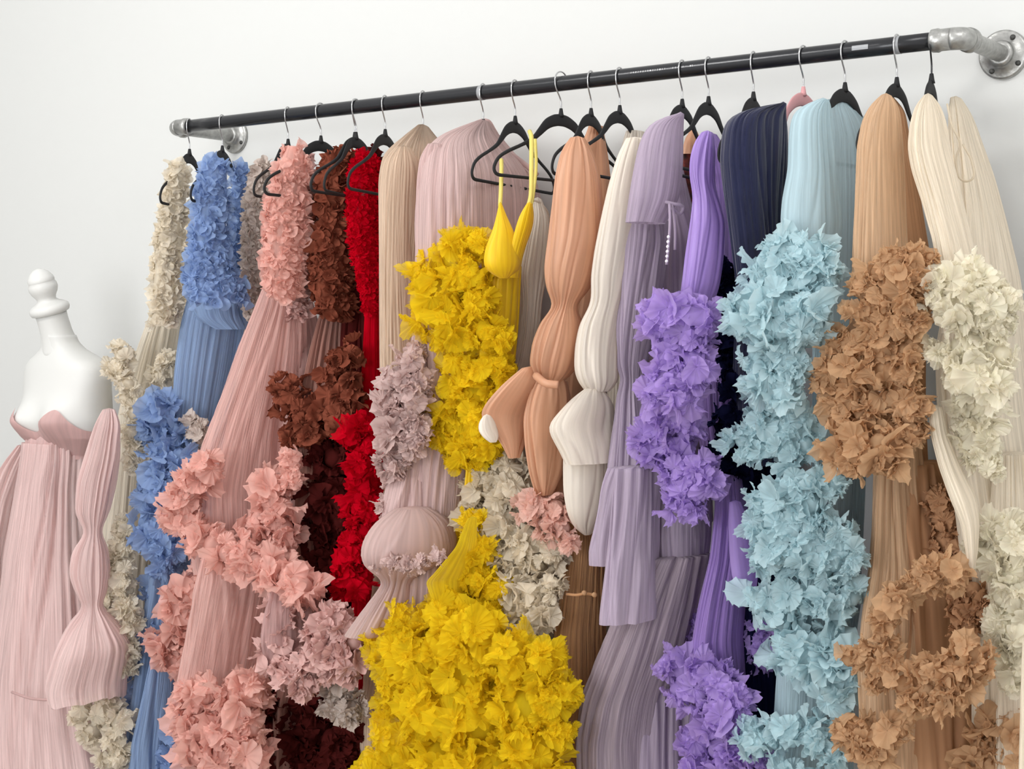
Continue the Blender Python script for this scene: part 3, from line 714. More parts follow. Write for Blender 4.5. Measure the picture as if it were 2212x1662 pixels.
# ---- 10 mauve robe -----------------------------------------------------------
g = G('sheer_robe', 1044, 258, 'mauve sheer robe with high collar point and ruffled sleeve, behind the yellow straps', 'robe')
D(g, 'bodice', [(262, 1032, 1056), (285, 985, 1070), (310, 945, 1095), (345, 925, 1130), (380, 918, 1158), (430, 912, 1168), (560, 910, 1170), (800, 905, 1160), (1000, 880, 1130), (1300, 860, 1120)], f_mauve, Y=.0, amp=.035, amp1=.07, nf=26, seed=81, k=.42, psi=HP[1044])
D(g, 'sleeve', [(312, 925, 955), (340, 908, 968), (390, 902, 975), (450, 900, 972), (560, 898, 965), (700, 895, 960), (800, 880, 950)], f_mauve, Y=-.17, amp=.06, nf=12, seed=82)
T(g, 'collar', [(940, 308, -.02), (985, 290, .0), (1025, 268, .03), (1052, 262, .05), (1068, 284, .08), (1090, 320, .1), (1130, 352, .1), (1160, 378, .1)], 0, 5.5, f_mauve)
R(g, 'ruffle', [(885, 775, 32), (862, 815, 42), (900, 830, 32), (850, 865, 42), (890, 880, 42), (862, 915, 44), (905, 925, 28), (852, 960, 38), (885, 965, 32), (842, 1005, 28), (865, 1010, 22), (835, 1040, 16), (835, 1090, 20)], f_mauver, Y=-0.27, s=.5, seed=83, grow=1.1)
D(g, 'sleeve', [(960, 875, 930), (1020, 850, 955), (1080, 835, 968), (1120, 825, 975), (1170, 830, 972)], f_mauve, Y=-0.2, amp=.1, nf=11, seed=84, k=.5)
D(g, 'bell_cuff', [(1098, 855, 925), (1120, 815, 965), (1160, 790, 984), (1190, 784, 986), (1215, 790, 970), (1235, 806, 930), (1246, 835, 890), (1262, 826, 896), (1300, 796, 900), (1340, 765, 898), (1366, 748, 890)], f_mauver, Y=-0.26, amp=.035, nf=26, seed=85, k=.6)
R(g, 'ruffle', [(812, 1225, 14), (845, 1215, 20), (875, 1222, 20), (910, 1215, 20), (945, 1205, 16)], f_mauver, Y=-0.36, s=.6, seed=86)

# ---- 11 yellow gown ----------------------------------------------------------
g = G('ruffled_gown', 1115, 300, 'bright yellow gown with thin straps and huge tulle ruffles, lowest hem sweeping forward')
T(g, 'strap', [(1083, 345, -.14), (1083, 372, -.16), (1082, 410, -.17), (1080, 446, -.18)], 0, 4.5, f_yelst)
T(g, 'strap', [(1144, 284, -.12), (1148, 300, -.14), (1148, 360, -.16), (1147, 420, -.17), (1140, 450, -.18)], 0, 5, f_yelst)
T(g, 'strap', [(1156, 300, -.1), (1158, 360, -.1), (1152, 420, -.12), (1146, 450, -.14)], 0, 3.5, f_yelst)
D(g, 'bodice', [(440, 1078, 1084), (470, 1072, 1096), (500, 1064, 1112), (530, 1050, 1122), (560, 1044, 1128), (582, 1046, 1126), (596, 1056, 1116), (602, 1080, 1098)], f_yelsat, Y=-.2, amp=.02, nf=6, seed=91, k=.6)
D(g, 'bodice', [(440, 1138, 1150), (460, 1124, 1154), (490, 1114, 1152), (520, 1106, 1140), (560, 1096, 1128), (600, 1080, 1122)], f_yelsat, Y=-.18, amp=.03, nf=6, seed=92, k=.5)
D(g, 'bodice', [(575, 1056, 1126), (620, 1052, 1124), (700, 1045, 1120), (780, 1035, 1112), (900, 1020, 1095), (1050, 1005, 1080)], f_yelsat, Y=-.15, amp=.09, nf=12, seed=93)
yk = dict(kmin=12, kmax=18, wave=.12, K=64)
R(g, 'ruffle', [(985, 560, 52), (1030, 530, 34), (930, 590, 48), (1015, 600, 55), (960, 640, 62), (925, 680, 48), (985, 700, 55), (1035, 660, 40), (1050, 720, 38), (955, 730, 38)], f_yel, Y=-.22, s=.5, dens=1.7, seed=94, grow=1.06, **yk)
R(g, 'ruffle', [(990, 790, 44), (1050, 790, 44), (980, 850, 50), (1030, 850, 52), (1080, 800, 34), (1090, 740, 30), (975, 910, 46), (1035, 910, 46)], f_yel, Y=-.2, s=.5, dens=1.7, seed=95, grow=1.05, **yk)
R(g, 'ruffle', [(965, 950, 40), (1005, 965, 44), (1050, 960, 40), (1030, 990, 30), (985, 995, 24)], f_yel, Y=-.2, s=.5, dens=1.7, seed=96, **yk)
D(g, 'skirt', [(990, 990, 1050), (1060, 985, 1050), (1150, 980, 1080), (1230, 970, 1100), (1320, 950, 1120), (1500, 900, 1160), (1800, 880, 1180)], f_yelsat, Y=-.1, amp=.12, nf=10, seed=97)
R(g, 'ruffle', [(1020, 1130, 32), (1040, 1190, 40), (1030, 1250, 46), (1070, 1270, 40), (990, 1290, 44), (1060, 1320, 44)], f_yel, Y=-.22, s=.5, dens=1.7, seed=98, **yk)
R(g, 'skirt_ruffle', [(890, 1340, 50), (960, 1340, 60), (1030, 1370, 70), (850, 1400, 60), (925, 1430, 75), (1020, 1460, 80), (1110, 1430, 70), (1180, 1430, 50), (860, 1500, 56), (940, 1530, 80), (1040, 1560, 85), (1140, 1530, 80), (1200, 1500, 50), (870, 1600, 72), (960, 1640, 85), (1070, 1660, 90), (1170, 1620, 75), (1215, 1580, 36), (820, 1670, 60), (890, 1720, 80), (1020, 1760, 90), (1150, 1730, 90)], f_yel, Y=-.3, s=.42, dens=1.7, seed=99, grow=1.04, **yk)
D(g, 'overskirt', [(1120, 1010, 1030), (1180, 985, 1030), (1236, 936, 1030), (1248, 922, 1028), (1256, 924, 1024), (1300, 938, 1016), (1360, 956, 1010)], f_yels, Y=-.27, amp=.015, nf=4, seed=100, k=.12, n=60)

# ---- 12 champagne gown between yellow and peach --------------------------------
g = G('ruffled_gown', 1215, 440, 'pale champagne gown with loose beige ruffles, between the yellow gown and the peach dress')
T(g, 'strap', [(1150, 432, -.08), (1166, 438, -.05), (1182, 458, 0), (1186, 480, .03)], 0, 2.6, f_ivcs)
D(g, 'bodice', [(430, 1152, 1170), (470, 1148, 1186), (540, 1130, 1186), (600, 1118, 1180), (650, 1126, 1170), (720, 1120, 1165), (780, 1105, 1160), (860, 1070, 1150), (960, 1040, 1140), (1050, 1010, 1150)], f_ivcs, Y=-.05, amp=.05, nf=10, seed=101)
D(g, 'skirt', [(1000, 1020, 1200), (1200, 1010, 1220), (1500, 1000, 1240), (1800, 990, 1250)], f_buff, Y=.0, amp=.08, seed=102)
R(g, 'ruffle', [(1095, 1010, 34), (1060, 1035, 34), (1030, 1060, 34), (1015, 1090, 28), (1070, 1080, 40), (1110, 1060, 40), (1045, 1130, 40), (1090, 1140, 44), (1070, 1180, 40), (1110, 1200, 44), (1150, 1180, 44), (1190, 1200, 38), (1160, 1220, 38)], f_buff, Y=-.17, s=0.56, seed=103, grow=1.05)
R(g, 'ruffle', [(1100, 1270, 36), (1110, 1320, 46), (1150, 1290, 44), (1175, 1330, 36), (1140, 1350, 44), (1195, 1260, 26), (1190, 1290, 22)], f_buff, Y=-.2, s=0.56, seed=104)
D(g, 'cuff', [(898, 1044, 1062), (912, 1034, 1070), (930, 1033, 1075), (946, 1044, 1078), (956, 1058, 1072)], f_ivory, Y=-.3, amp=.03, nf=5, seed=105, k=.5)
R(g, 'ruffle', [(1140, 1100, 32), (1170, 1090, 36), (1200, 1100, 36), (1185, 1135, 34), (1215, 1140, 32), (1230, 1175, 24)], f_blush, Y=-.2, s=0.60, seed=106, label='blush pink ruffle')

# ---- 13 peach satin dress ------------------------------------------------------
g = G('satin_dress', 1280, 276, 'peach satin dress with cinched puff sleeve and wide bow tie cuff')
D(g, 'bodice', [(272, 1272, 1302), (300, 1262, 1306), (340, 1240, 1314), (420, 1235, 1322), (520, 1230, 1316), (620, 1220, 1300), (700, 1210, 1290), (820, 1190, 1280), (1000, 1180, 1270)], f_peach, Y=.05, amp=.06, nf=8, seed=111)
D(g, 'sleeve', [(298, 1234, 1262), (330, 1214, 1282), (380, 1203, 1296), (450, 1196, 1302), (520, 1188, 1304), (580, 1180, 1292), (625, 1184, 1274), (650, 1196, 1250), (664, 1200, 1240), (690, 1172, 1256), (740, 1150, 1262), (790, 1142, 1250), (815, 1158, 1228), (832, 1166, 1206)], f_peach, Y=-.2, amp=.09, nf=11, seed=112, k=.6)
D(g, 'bow_wing', [(795, 1128, 1170), (820, 1096, 1188), (850, 1066, 1184), (880, 1042, 1170), (900, 1036, 1158), (930, 1062, 1146), (960, 1084, 1136), (990, 1098, 1124)], f_peach, Y=-.24, amp=.04, nf=6, seed=113, k=.3, psi=20)
D(g, 'bow_tail', [(815, 1164, 1214), (850, 1146, 1226), (900, 1136, 1226), (960, 1140, 1222), (1020, 1148, 1214), (1070, 1162, 1190)], f_peach, Y=-.2, amp=.16, nf=6, seed=114, k=.45)
D(g, 'bow_tail', [(825, 1190, 1226), (900, 1196, 1240), (1000, 1196, 1226), (1060, 1190, 1222), (1110, 1200, 1216)], f_peach, Y=-.15, amp=.12, nf=5, seed=115, k=.4)
T(g, 'knot', [(1158, 812, -.26), (1178, 828, -.28), (1206, 832, -.27)], 0, 9, f_peach)
# ---- 13b amber brown gown -------------------------------------------------------
g = G('pleated_gown', 1262, 300, 'amber brown sheer pleated gown, its skirt showing right of the big yellow ruffles', Y=.1)
D(g, 'bodice', [(300, 1245, 1280), (400, 1225, 1310), (600, 1215, 1305), (900, 1210, 1300), (1150, 1225, 1310)], f_rust, Y=.09, amp=.05, nf=12, seed=116)
D(g, 'skirt', [(1110, 1234, 1300), (1180, 1230, 1306), (1283, 1216, 1306), (1360, 1204, 1306), (1480, 1200, 1312), (1560, 1190, 1312), (1800, 1170, 1320)], f_rust, Y=-.09, amp=.07, amp1=.1, nf=14, seed=117)
T(g, 'waist_seam', [(1224, 1284, -.19), (1245, 1286, -.2), (1264, 1283, -.2), (1285, 1286, -.19)], 0, 3, f_rust)
for k_, px in enumerate((1262, 1284)):
    V, Fc = lathe([(0, .004), (.003, .0055), (.006, .003)], P(px, 1281+k_*4, -.21), tuple(-FWD), 16); mesh_obj('button', V, Fc, f_tan, g)

# ---- 14 ivory dress --------------------------------------------------------------
g = G('satin_dress', 1355, 290, 'ivory satin dress with two balloon sleeve puffs, half hidden by the lavender robe')
D(g, 'bodice', [(285, 1350, 1400), (320, 1338, 1410), (400, 1330, 1410), (600, 1320, 1400), (900, 1310, 1400), (1300, 1300, 1400), (1800, 1280, 1420)], f_ivcs, Y=.08, amp=.05, nf=10, seed=121)
D(g, 'sleeve', [(300, 1352, 1392), (340, 1332, 1396), (400, 1314, 1392), (470, 1298, 1386), (540, 1284, 1376), (600, 1276, 1362), (640, 1278, 1354), (662, 1274, 1348), (700, 1252, 1346), (750, 1242, 1342), (800, 1240, 1340), (830, 1250, 1338), (846, 1266, 1318)], f_ivory, Y=-.17, amp=.07, nf=9, seed=122, k=.6)
D(g, 'flared_cuff', [(840, 1262, 1300), (860, 1232, 1320), (890, 1206, 1330), (915, 1184, 1332), (935, 1190, 1334), (965, 1208, 1336), (1000, 1222, 1334)], f_ivory, Y=-.19, amp=.06, nf=6, seed=123, k=.45)
D(g, 'flared_cuff', [(848, 1262, 1300), (900, 1228, 1322), (980, 1216, 1330), (1060, 1216, 1328), (1110, 1224, 1318), (1145, 1244, 1290), (1156, 1262, 1276)], f_ivory, Y=-.16, amp=.06, nf=8, seed=124, k=.55)

# ---- 15 dusty lavender robe ---------------------------------------------------------
g = G('tie_front_robe', 1474, 248, 'dusty lavender robe with tied neck ribbon and layered bell sleeves', 'robe')
D(g, 'yoke', [(246, 1462, 1478), (256, 1420, 1478), (280, 1392, 1478), (320, 1376, 1478), (380, 1364, 1477), (430, 1356, 1470), (482, 1350, 1440)], f_lav, Y=-.2, amp=.025, nf=7, seed=131, k=.55, psi=12)
D(g, 'bodice', [(360, 1400, 1478), (450, 1400, 1500), (520, 1390, 1530), (700, 1380, 1540), (1000, 1380, 1540), (1130, 1400, 1545)], f_lav, Y=.06, amp=.05, nf=14, seed=132)
D(g, 'sleeve', [(476, 1350, 1440), (520, 1346, 1446), (620, 1338, 1430), (720, 1332, 1412), (790, 1334, 1396), (818, 1346, 1386), (850, 1334, 1400), (920, 1324, 1420), (1000, 1312, 1434), (1020, 1310, 1436)], f_lav, Y=-.12, amp=.09, nf=13, seed=133, k=.5)
D(g, 'bell_sleeve', [(1008, 1318, 1420), (1050, 1300, 1422), (1120, 1284, 1422), (1180, 1272, 1424), (1214, 1274, 1420)], f_lav, Y=-.16, amp=.12, nf=8, seed=134, k=.5)
D(g, 'bell_sleeve', [(1010, 1330, 1422), (1100, 1322, 1424), (1220, 1306, 1424), (1320, 1294, 1424), (1340, 1294, 1422)], f_lav, Y=-.2, amp=.13, nf=7, seed=135, k=.45)
T(g, 'neck_tie', [(1400, 418, -.17), (1425, 432, -.2), (1452, 440, -.2), (1475, 446, -.18), (1468, 462, -.18), (1450, 448, -.2)], 0, 4, f_lav)
T(g, 'neck_tie', [(1446, 440, -.21), (1447, 480, -.22), (1444, 530, -.22), (1440, 572, -.22)], 0, 3, f_lav)
T(g, 'neck_tie', [(1452, 440, -.2), (1458, 490, -.2), (1458, 540, -.2)], 0, 3, f_lav)
m_bead = plain('pearl_bead', (226, 220, 226), .3)
for k_ in range(6):
    V, Fc = lathe([(-.0034, .001), (-.002, .0026), (0, .0034), (.002, .0026), (.0034, .001)], P(1444-k_*.8, 512+k_*10.5, -.235), (0, 0, 1), 12); mesh_obj('bead', V, Fc, m_bead, g)
D(g, 'overskirt', [(1040, 1420, 1536), (1160, 1412, 1542), (1220, 1416, 1536), (1262, 1430, 1500)], f_lav, Y=-.05, amp=.06, nf=8, seed=136, k=.5)
D(g, 'skirt', [(1200, 1400, 1530), (1300, 1340, 1520), (1400, 1300, 1500), (1500, 1262, 1470), (1580, 1248, 1460), (1662, 1250, 1460), (1800, 1240, 1470)], f_lavs, Y=-.08, amp=.1, nf=14, seed=137, k=.5)
D(g, 'skirt_lining', [(1200, 1410, 1530), (1400, 1350, 1530), (1600, 1330, 1540), (1800, 1320, 1550)], f_lav, Y=.0, amp=.08, nf=12, seed=138)

# ---- 16 small pieces in the gap -----------------------------------------------------
g = G('patterned_top', 1500, 300, 'dark red patterned top with peach neckline, glimpsed in the gap left of the violet gown', 'top', Y=.1)
D(g, 'neckline', [(282, 1490, 1506), (300, 1478, 1516), (335, 1470, 1520)], f_peach, Y=.12, amp=.03, nf=5, seed=141)
m_pat = plain('dark_red_pattern', (112, 40, 30), .8, bump=.2, bscale=60, var=.75)
D(g, 'body', [(326, 1464, 1520), (380, 1462, 1522), (452, 1462, 1524), (600, 1462, 1526)], m_pat, Y=.13, amp=.03, nf=6, seed=142)
# ---- 17 violet gown -------------------------------------------------------------------
g = G('ruffled_gown', 1531, 288, 'violet gown with satin shoulder and large ruffled sleeve, left of the navy gown')
D(g, 'bodice', [(290, 1516, 1550), (320, 1508, 1570), (400, 1510, 1590), (520, 1510, 1600), (700, 1500, 1600), (900, 1500, 1610), (1060, 1520, 1620)], f_vios, Y=.06, amp=.06, nf=12, seed=151)
D(g, 'sleeve', [(286, 1516, 1540), (306, 1500, 1545), (340, 1490, 1546), (380, 1488, 1546), (410, 1494, 1548), (430, 1496, 1556), (480, 1490, 1570), (560, 1478, 1566), (620, 1470, 1556), (660, 1466, 1540)], f_viosat, Y=-.2, amp=.1, nf=9, seed=152, k=.6)
R(g, 'ruffle', [(1420, 675, 38), (1470, 670, 46), (1515, 690, 40), (1440, 710, 44), (1495, 725, 46)], f_vio, Y=-0.28, s=0.64, seed=153, grow=1.06, dens=1.7)
R(g, 'ruffle', [(1455, 775, 46), (1500, 780, 46), (1520, 800, 34), (1440, 830, 44), (1480, 850, 46), (1410, 860, 34)], f_vio, Y=-0.28, s=0.64, seed=154, dens=1.7)
R(g, 'ruffle', [(1440, 900, 48), (1485, 910, 40), (1415, 935, 44), (1405, 975, 38), (1450, 965, 44)], f_vio, Y=-.2, s=0.64, seed=155, dens=1.7)
R(g, 'ruffle', [(1470, 1015, 44), (1510, 1010, 38), (1530, 1055, 38), (1480, 1060, 44), (1470, 1095, 32), (1500, 1090, 32)], f_vio, Y=-.2, s=0.68, seed=156, dens=1.7)
D(g, 'skirt', [(1030, 1550, 1610), (1100, 1548, 1620), (1200, 1535, 1622), (1300, 1510, 1615), (1380, 1494, 1610), (1480, 1500, 1618), (1600, 1480, 1620), (1800, 1460, 1630)], f_vios, Y=-.08, amp=.1, nf=9, seed=157, k=.5)
D(g, 'skirt_lining', [(1030, 1560, 1610), (1200, 1550, 1625), (1400, 1520, 1650), (1600, 1500, 1650), (1800, 1480, 1660)], f_viosat, Y=.02, amp=.08, nf=9, seed=158)
D(g, 'folded_cuff', [(1085, 1575, 1600), (1130, 1572, 1620), (1200, 1574, 1634), (1260, 1582, 1640), (1270, 1590, 1636)], f_vio, Y=-.13, amp=.02, nf=4, seed=159, k=.6)
R(g, 'ruffle', [(1500, 1335, 24), (1490, 1370, 26), (1486, 1400, 22)], f_vio, Y=-.02, s=0.56, seed=165)
R(g, 'ruffle', [(1640, 1350, 30), (1640, 1395, 34), (1650, 1430, 26)], f_vio, Y=-.02, s=0.56, seed=160)
R(g, 'ruffle', [(1440, 1435, 36), (1475, 1450, 40), (1520, 1455, 40), (1550, 1470, 34), (1470, 1490, 42), (1510, 1500, 40)], f_vio, Y=-.17, s=0.76, seed=161, dens=1.8)
R(g, 'ruffle', [(1590, 1500, 34), (1575, 1535, 40), (1600, 1550, 34), (1545, 1570, 34)], f_vio, Y=-.17, s=0.76, seed=162, dens=1.8)
R(g, 'ruffle', [(1510, 1610, 40), (1550, 1620, 40), (1590, 1600, 36), (1510, 1660, 40), (1570, 1660, 44), (1620, 1640, 36)], f_vio, Y=-.15, s=0.68, seed=163, dens=1.8)

# ---- 18 navy gown -----------------------------------------------------------------------
g = G('ruffled_gown', 1628, 235, 'navy blue sheer gown with dark ruffles down the sleeve, left of the pale blue gown')
D(g, 'bodice', [(224, 1684, 1700), (238, 1620, 1702), (255, 1570, 1708), (290, 1552, 1712), (350, 1546, 1712), (430, 1556, 1706), (520, 1570, 1704, -.13), (620, 1585, 1704, -.08), (800, 1580, 1710, .0), (1000, 1590, 1720, .04)], f_navy, Y=-.15, amp=.045, nf=16, seed=171, k=.45, psi=HP[1628])
D(g, 'skirt', [(980, 1560, 1720), (1200, 1590, 1740), (1500, 1600, 1760), (1800, 1600, 1780)], f_navyr, Y=.06, amp=.08, nf=12, seed=172)
R(g, 'ruffle', [(1562, 590, 34), (1575, 630, 36), (1556, 670, 30), (1580, 690, 34), (1572, 745, 38), (1560, 790, 34), (1580, 840, 38), (1570, 895, 40), (1580, 950, 42), (1560, 990, 36), (1600, 1010, 36), (1580, 1060, 34)], f_navyr, Y=-.06, s=.6, seed=173)

# ---- 19 pale blue gown ----------------------------------------------------------------------
g = G('ruffled_gown', 1780, 220, 'pale blue gown with tall stack of fluffy ruffles down its sleeve')
D(g, 'bodice', [(218, 1790, 1836), (230, 1745, 1866), (255, 1722, 1900), (300, 1712, 1925), (400, 1710, 1930), (500, 1720, 1920), (700, 1740, 1900), (1000, 1740, 1890), (1200, 1740, 1880)], f_aquas, Y=.0, amp=.04, nf=18, seed=181, k=.22, psi=HP[1826])
D(g, 'sleeve', [(216, 1765, 1792), (232, 1722, 1800), (260, 1704, 1802), (310, 1699, 1806), (370, 1697, 1812), (430, 1684, 1818), (480, 1680, 1822), (540, 1690, 1815)], f_aquac, Y=-.2, amp=.05, nf=9, seed=182, k=.55)
a5 = dict(kmin=10, kmax=15, K=56)
R(g, 'ruffle', [(1655, 565, 38), (1700, 545, 44), (1745, 545, 44), (1780, 580, 40), (1640, 600, 32), (1790, 620, 30), (1700, 590, 48), (1750, 600, 46)], f_aqua, Y=-0.29, s=.6, seed=183, grow=1.06, **a5)
R(g, 'ruffle', [(1620, 660, 46), (1680, 650, 52), (1740, 665, 44), (1610, 705, 42), (1665, 710, 60), (1730, 715, 50)], f_aqua, Y=-0.31, s=0.60, seed=184, grow=1.06, **a5)
R(g, 'ruffle', [(1640, 765, 46), (1695, 775, 56), (1735, 780, 34), (1650, 820, 44), (1700, 830, 46)], f_aqua, Y=-0.29, s=0.60, seed=185, grow=1.05, **a5)
R(g, 'ruffle', [(1635, 870, 34), (1680, 880, 44), (1725, 880, 38), (1660, 920, 40), (1710, 930, 44), (1635, 940, 34), (1605, 950, 34), (1575, 955, 26), (1612, 975, 30), (1660, 970, 40), (1700, 980, 42), (1740, 960, 34)], f_aqua, Y=-.2, s=0.60, seed=186, **a5)
R(g, 'ruffle', [(1720, 1040, 36), (1760, 1040, 38), (1800, 1050, 30), (1650, 1080, 36), (1700, 1085, 44), (1750, 1090, 44)], f_aqua, Y=-.2, s=.6, seed=187, grow=1.06, **a5)
R(g, 'ruffle', [(1640, 1130, 40), (1690, 1140, 48), (1750, 1140, 46), (1800, 1150, 40), (1680, 1190, 48), (1740, 1200, 50), (1800, 1210, 46), (1845, 1205, 30), (1650, 1200, 34), (1780, 1230, 34)], f_aqua, Y=-.19, s=0.56, seed=188, grow=1.08, **a5)
R(g, 'ruffle', [(1650, 1290, 42), (1700, 1290, 44), (1680, 1330, 44), (1740, 1290, 36), (1790, 1290, 40), (1840, 1290, 34)], f_aqua, Y=-.17, s=0.60, seed=189, grow=1.1, **a5)
R(g, 'bow', [(1700, 1400, 40), (1740, 1405, 46), (1780, 1390, 42), (1730, 1440, 44), (1790, 1440, 44), (1820, 1470, 44), (1800, 1510, 38), (1850, 1430, 38)], f_aqua, Y=-.17, s=0.76, seed=190, grow=1.12, dens=1.8, **a5)
D(g, 'skirt', [(1150, 1690, 1870), (1300, 1680, 1870), (1420, 1675, 1850), (1560, 1668, 1850), (1662, 1655, 1850), (1800, 1650, 1860)], f_aquas, Y=-.04, amp=.08, nf=12, seed=191, k=.5)
R(g, 'ruffle', [(1625, 1590, 36), (1665, 1590, 40), (1715, 1590, 42), (1760, 1590, 40), (1800, 1620, 34)], f_aqua, Y=-.19, s=0.68, seed=192, **a5)
R(g, 'ruffle', [(1700, 1672, 30), (1750, 1676, 34), (1800, 1680, 34)], f_aqua, Y=-.19, s=0.64, seed=193, **a5)

# ---- 20 tan gown ---------------------------------------------------------------------------------
g = G('ruffled_gown', 1920, 208, 'tan tulle gown with caramel ruffle clusters, second from the right')
D(g, 'bodice', [(208, 1912, 1930), (235, 1900, 1958), (280, 1890, 1968), (360, 1890, 1986), (450, 1895, 2000), (540, 1900, 2016), (700, 1900, 2010), (900, 1890, 2010), (1050, 1890, 2020)], f_tand, Y=.03, amp=.05, nf=16, seed=201, k=.4)
D(g, 'sleeve', [(206, 1902, 1926), (226, 1878, 1944), (260, 1858, 1952), (320, 1846, 1958), (400, 1842, 1962), (480, 1838, 1966), (560, 1834, 1970), (640, 1834, 1965)], f_tans, Y=-.2, amp=.05, nf=14, seed=202, k=.5)
t5 = dict(kmin=8, kmax=13, K=52)
R(g, 'ruffle', [(1940, 560, 34), (1975, 555, 32), (2010, 555, 18), (1900, 590, 36), (1950, 600, 44), (1990, 610, 36)], f_tan, Y=-0.29, s=0.56, seed=203, **t5)
R(g, 'ruffle', [(1865, 630, 34), (1910, 640, 44), (1960, 650, 44), (1860, 675, 38), (1900, 690, 40), (1950, 700, 40), (1985, 690, 30)], f_tan, Y=-0.29, s=0.56, seed=204, **t5)
R(g, 'ruffle', [(1800, 745, 38), (1845, 750, 44), (1900, 750, 44), (1955, 760, 40), (1800, 790, 40), (1850, 800, 50), (1910, 800, 50), (1775, 820, 28), (1960, 810, 36)], f_tan, Y=-0.28, s=0.56, seed=205, **t5)
R(g, 'ruffle', [(1800, 860, 38), (1840, 860, 46), (1890, 870, 46), (1950, 860, 44), (1970, 900, 36), (1830, 910, 40), (1870, 930, 40), (1920, 930, 40), (1965, 940, 34)], f_tan, Y=-0.27, s=0.56, seed=206, **t5)
R(g, 'ruffle', [(1800, 960, 34), (1850, 950, 44), (1900, 960, 46), (1830, 995, 34), (1870, 1000, 38), (1915, 1000, 30)], f_tan, Y=-0.3, s=0.72, seed=207, **t5)
D(g, 'skirt', [(960, 1895, 1995), (1040, 1888, 2000), (1140, 1882, 2016), (1220, 1872, 2036), (1320, 1850, 2060), (1420, 1835, 2080), (1540, 1838, 2090), (1662, 1840, 2100), (1800, 1840, 2110)], f_tans, Y=-.06, amp=.07, amp1=.1, nf=18, seed=208, k=.4)
D(g, 'skirt_lining', [(1000, 1905, 2060), (1100, 1900, 2090), (1200, 1895, 2120), (1400, 1880, 2160), (1662, 1880, 2200), (1800, 1880, 2220)], f_tand, Y=.02, amp=.1, nf=12, seed=209)
R(g, 'ruffle', [(2030, 1085, 28, -.03), (2050, 1130, 34, -.03), (2040, 1170, 32, -.03), (2080, 1180, 28, -.03)], f_tand, Y=-.03, s=0.56, seed=210, grow=1.2)
R(g, 'ruffle_garland', [(2060, 1240, 36), (2020, 1245, 40), (1980, 1270, 38), (1945, 1300, 36), (1915, 1335, 32), (1905, 1375, 30), (1870, 1420, 32), (1835, 1425, 28), (1905, 1430, 34)], f_tan, Y=-0.27, s=0.64, seed=211, grow=1.05, **t5)
R(g, 'ruffle', [(2100, 1280, 38), (2080, 1320, 34), (2120, 1320, 28), (2090, 1350, 30)], f_tand, Y=-.1, s=0.60, seed=212, grow=1.15, **t5)
R(g, 'ruffle_garland', [(2100, 1410, 42), (2060, 1440, 40), (2115, 1440, 36), (2010, 1450, 34), (2070, 1480, 40), (2000, 1490, 38), (1955, 1480, 38), (1900, 1475, 26), (1970, 1520, 34), (2040, 1510, 36)], f_tan, Y=-0.27, s=0.64, seed=213, grow=1.05, **t5)
R(g, 'ruffle_garland', [(1830, 1580, 32), (1870, 1590, 38), (1915, 1585, 36), (1945, 1580, 28), (1870, 1625, 34), (1905, 1620, 32)], f_tan, Y=-0.27, s=0.64, seed=214, grow=1.05, **t5)
R(g, 'ruffle', [(2130, 1560, 40), (2170, 1590, 44), (2120, 1620, 40), (2180, 1640, 40), (2090, 1655, 34), (2150, 1665, 40)], f_tan, Y=-.1, s=0.64, seed=215, grow=1.15, **t5)

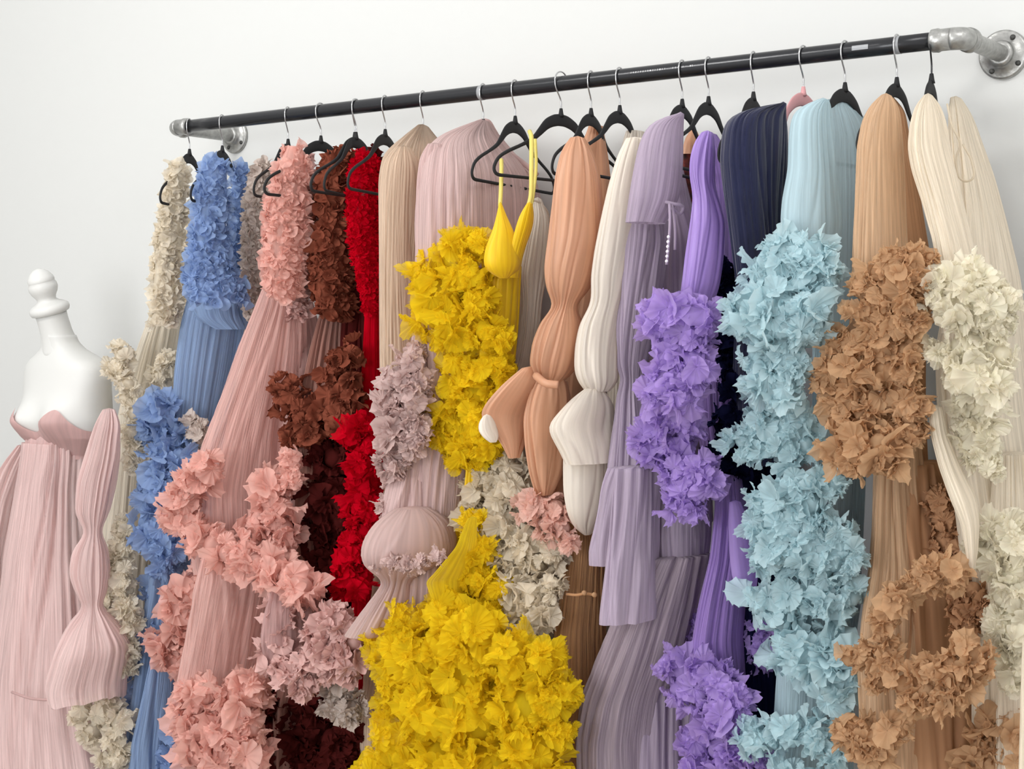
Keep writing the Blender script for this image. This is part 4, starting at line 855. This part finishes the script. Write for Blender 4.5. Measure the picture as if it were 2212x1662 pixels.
# ---- 21 champagne gown right ------------------------------------------------------------------------
g = G('ruffled_gown', 2030, 210, 'champagne cream tulle gown with pale ruffles, nearest the right end of the rail')
D(g, 'bodice', [(212, 2050, 2080), (240, 2042, 2104), (300, 2040, 2128), (380, 2040, 2160), (480, 2044, 2190), (600, 2030, 2225), (760, 1996, 2250), (900, 2000, 2270), (1100, 2040, 2290), (1400, 2080, 2310), (1800, 2080, 2330)], f_champ, Y=.05, amp=.04, nf=20, seed=221, k=.4)
D(g, 'sleeve', [(206, 1996, 2014), (230, 1976, 2034), (270, 1962, 2050), (320, 1956, 2060), (370, 1964, 2074), (440, 1986, 2090), (520, 2006, 2110), (600, 2016, 2130), (720, 2024, 2150)], f_champ, Y=-.2, amp=.06, nf=14, seed=222, k=.5)
T(g, 'neckline_cord', [(2046, 225, -.06), (2056, 270, -.08), (2074, 310, -.1), (2066, 340, -.11), (2070, 380, -.12), (2088, 392, -.12), (2104, 380, -.12), (2098, 345, -.11), (2080, 312, -.1)], 0, 2.4, f_buff)
c5 = dict(kmin=10, kmax=15, K=56)
R(g, 'ruffle', [(2040, 610, 40), (2090, 605, 46), (2140, 625, 42), (2030, 655, 34), (2080, 660, 50), (2140, 670, 44), (2175, 650, 34), (2100, 700, 40), (2160, 700, 34)], f_champr, Y=-0.28, s=0.60, seed=223, grow=1.08, **c5)
R(g, 'ruffle', [(2030, 760, 30), (2075, 750, 40), (2120, 750, 44), (2165, 765, 34), (2070, 800, 44), (2120, 810, 50), (2160, 840, 40)], f_champr, Y=-0.27, s=0.68, seed=224, **c5)
R(g, 'ruffle', [(2075, 870, 36), (2120, 880, 46), (2090, 930, 36), (2130, 940, 44), (2110, 985, 34), (2140, 1010, 30)], f_champr, Y=-0.2, s=0.60, seed=225, **c5)
D(g, 'sash', [(880, 2002, 2040), (940, 2006, 2052), (1010, 2022, 2082), (1080, 2046, 2118), (1130, 2070, 2122), (1190, 2082, 2116), (1230, 2088, 2108)], f_champ, Y=-.24, amp=.1, nf=5, seed=226, k=.4)
D(g, 'skirt', [(980, 2140, 2240), (1100, 2130, 2260), (1250, 2120, 2290), (1500, 2130, 2300), (1800, 2130, 2320)], f_champ, Y=-.03, amp=.07, nf=12, seed=227, k=.5)
R(g, 'ruffle', [(2135, 1150, 36), (2180, 1150, 44), (2210, 1180, 40), (2110, 1200, 30), (2150, 1210, 44), (2195, 1240, 44), (2170, 1290, 40), (2205, 1310, 40), (2160, 1350, 38), (2200, 1380, 40), (2170, 1420, 34), (2205, 1450, 36), (2190, 1480, 26)], f_champr, Y=-.18, s=0.56, seed=228, grow=1.1, **c5)
D(g, 'overskirt', [(1380, 2205, 2250), (1480, 2200, 2260), (1600, 2196, 2270), (1800, 2190, 2280)], f_champ, Y=-.3, amp=.06, nf=6, seed=229, k=.5)
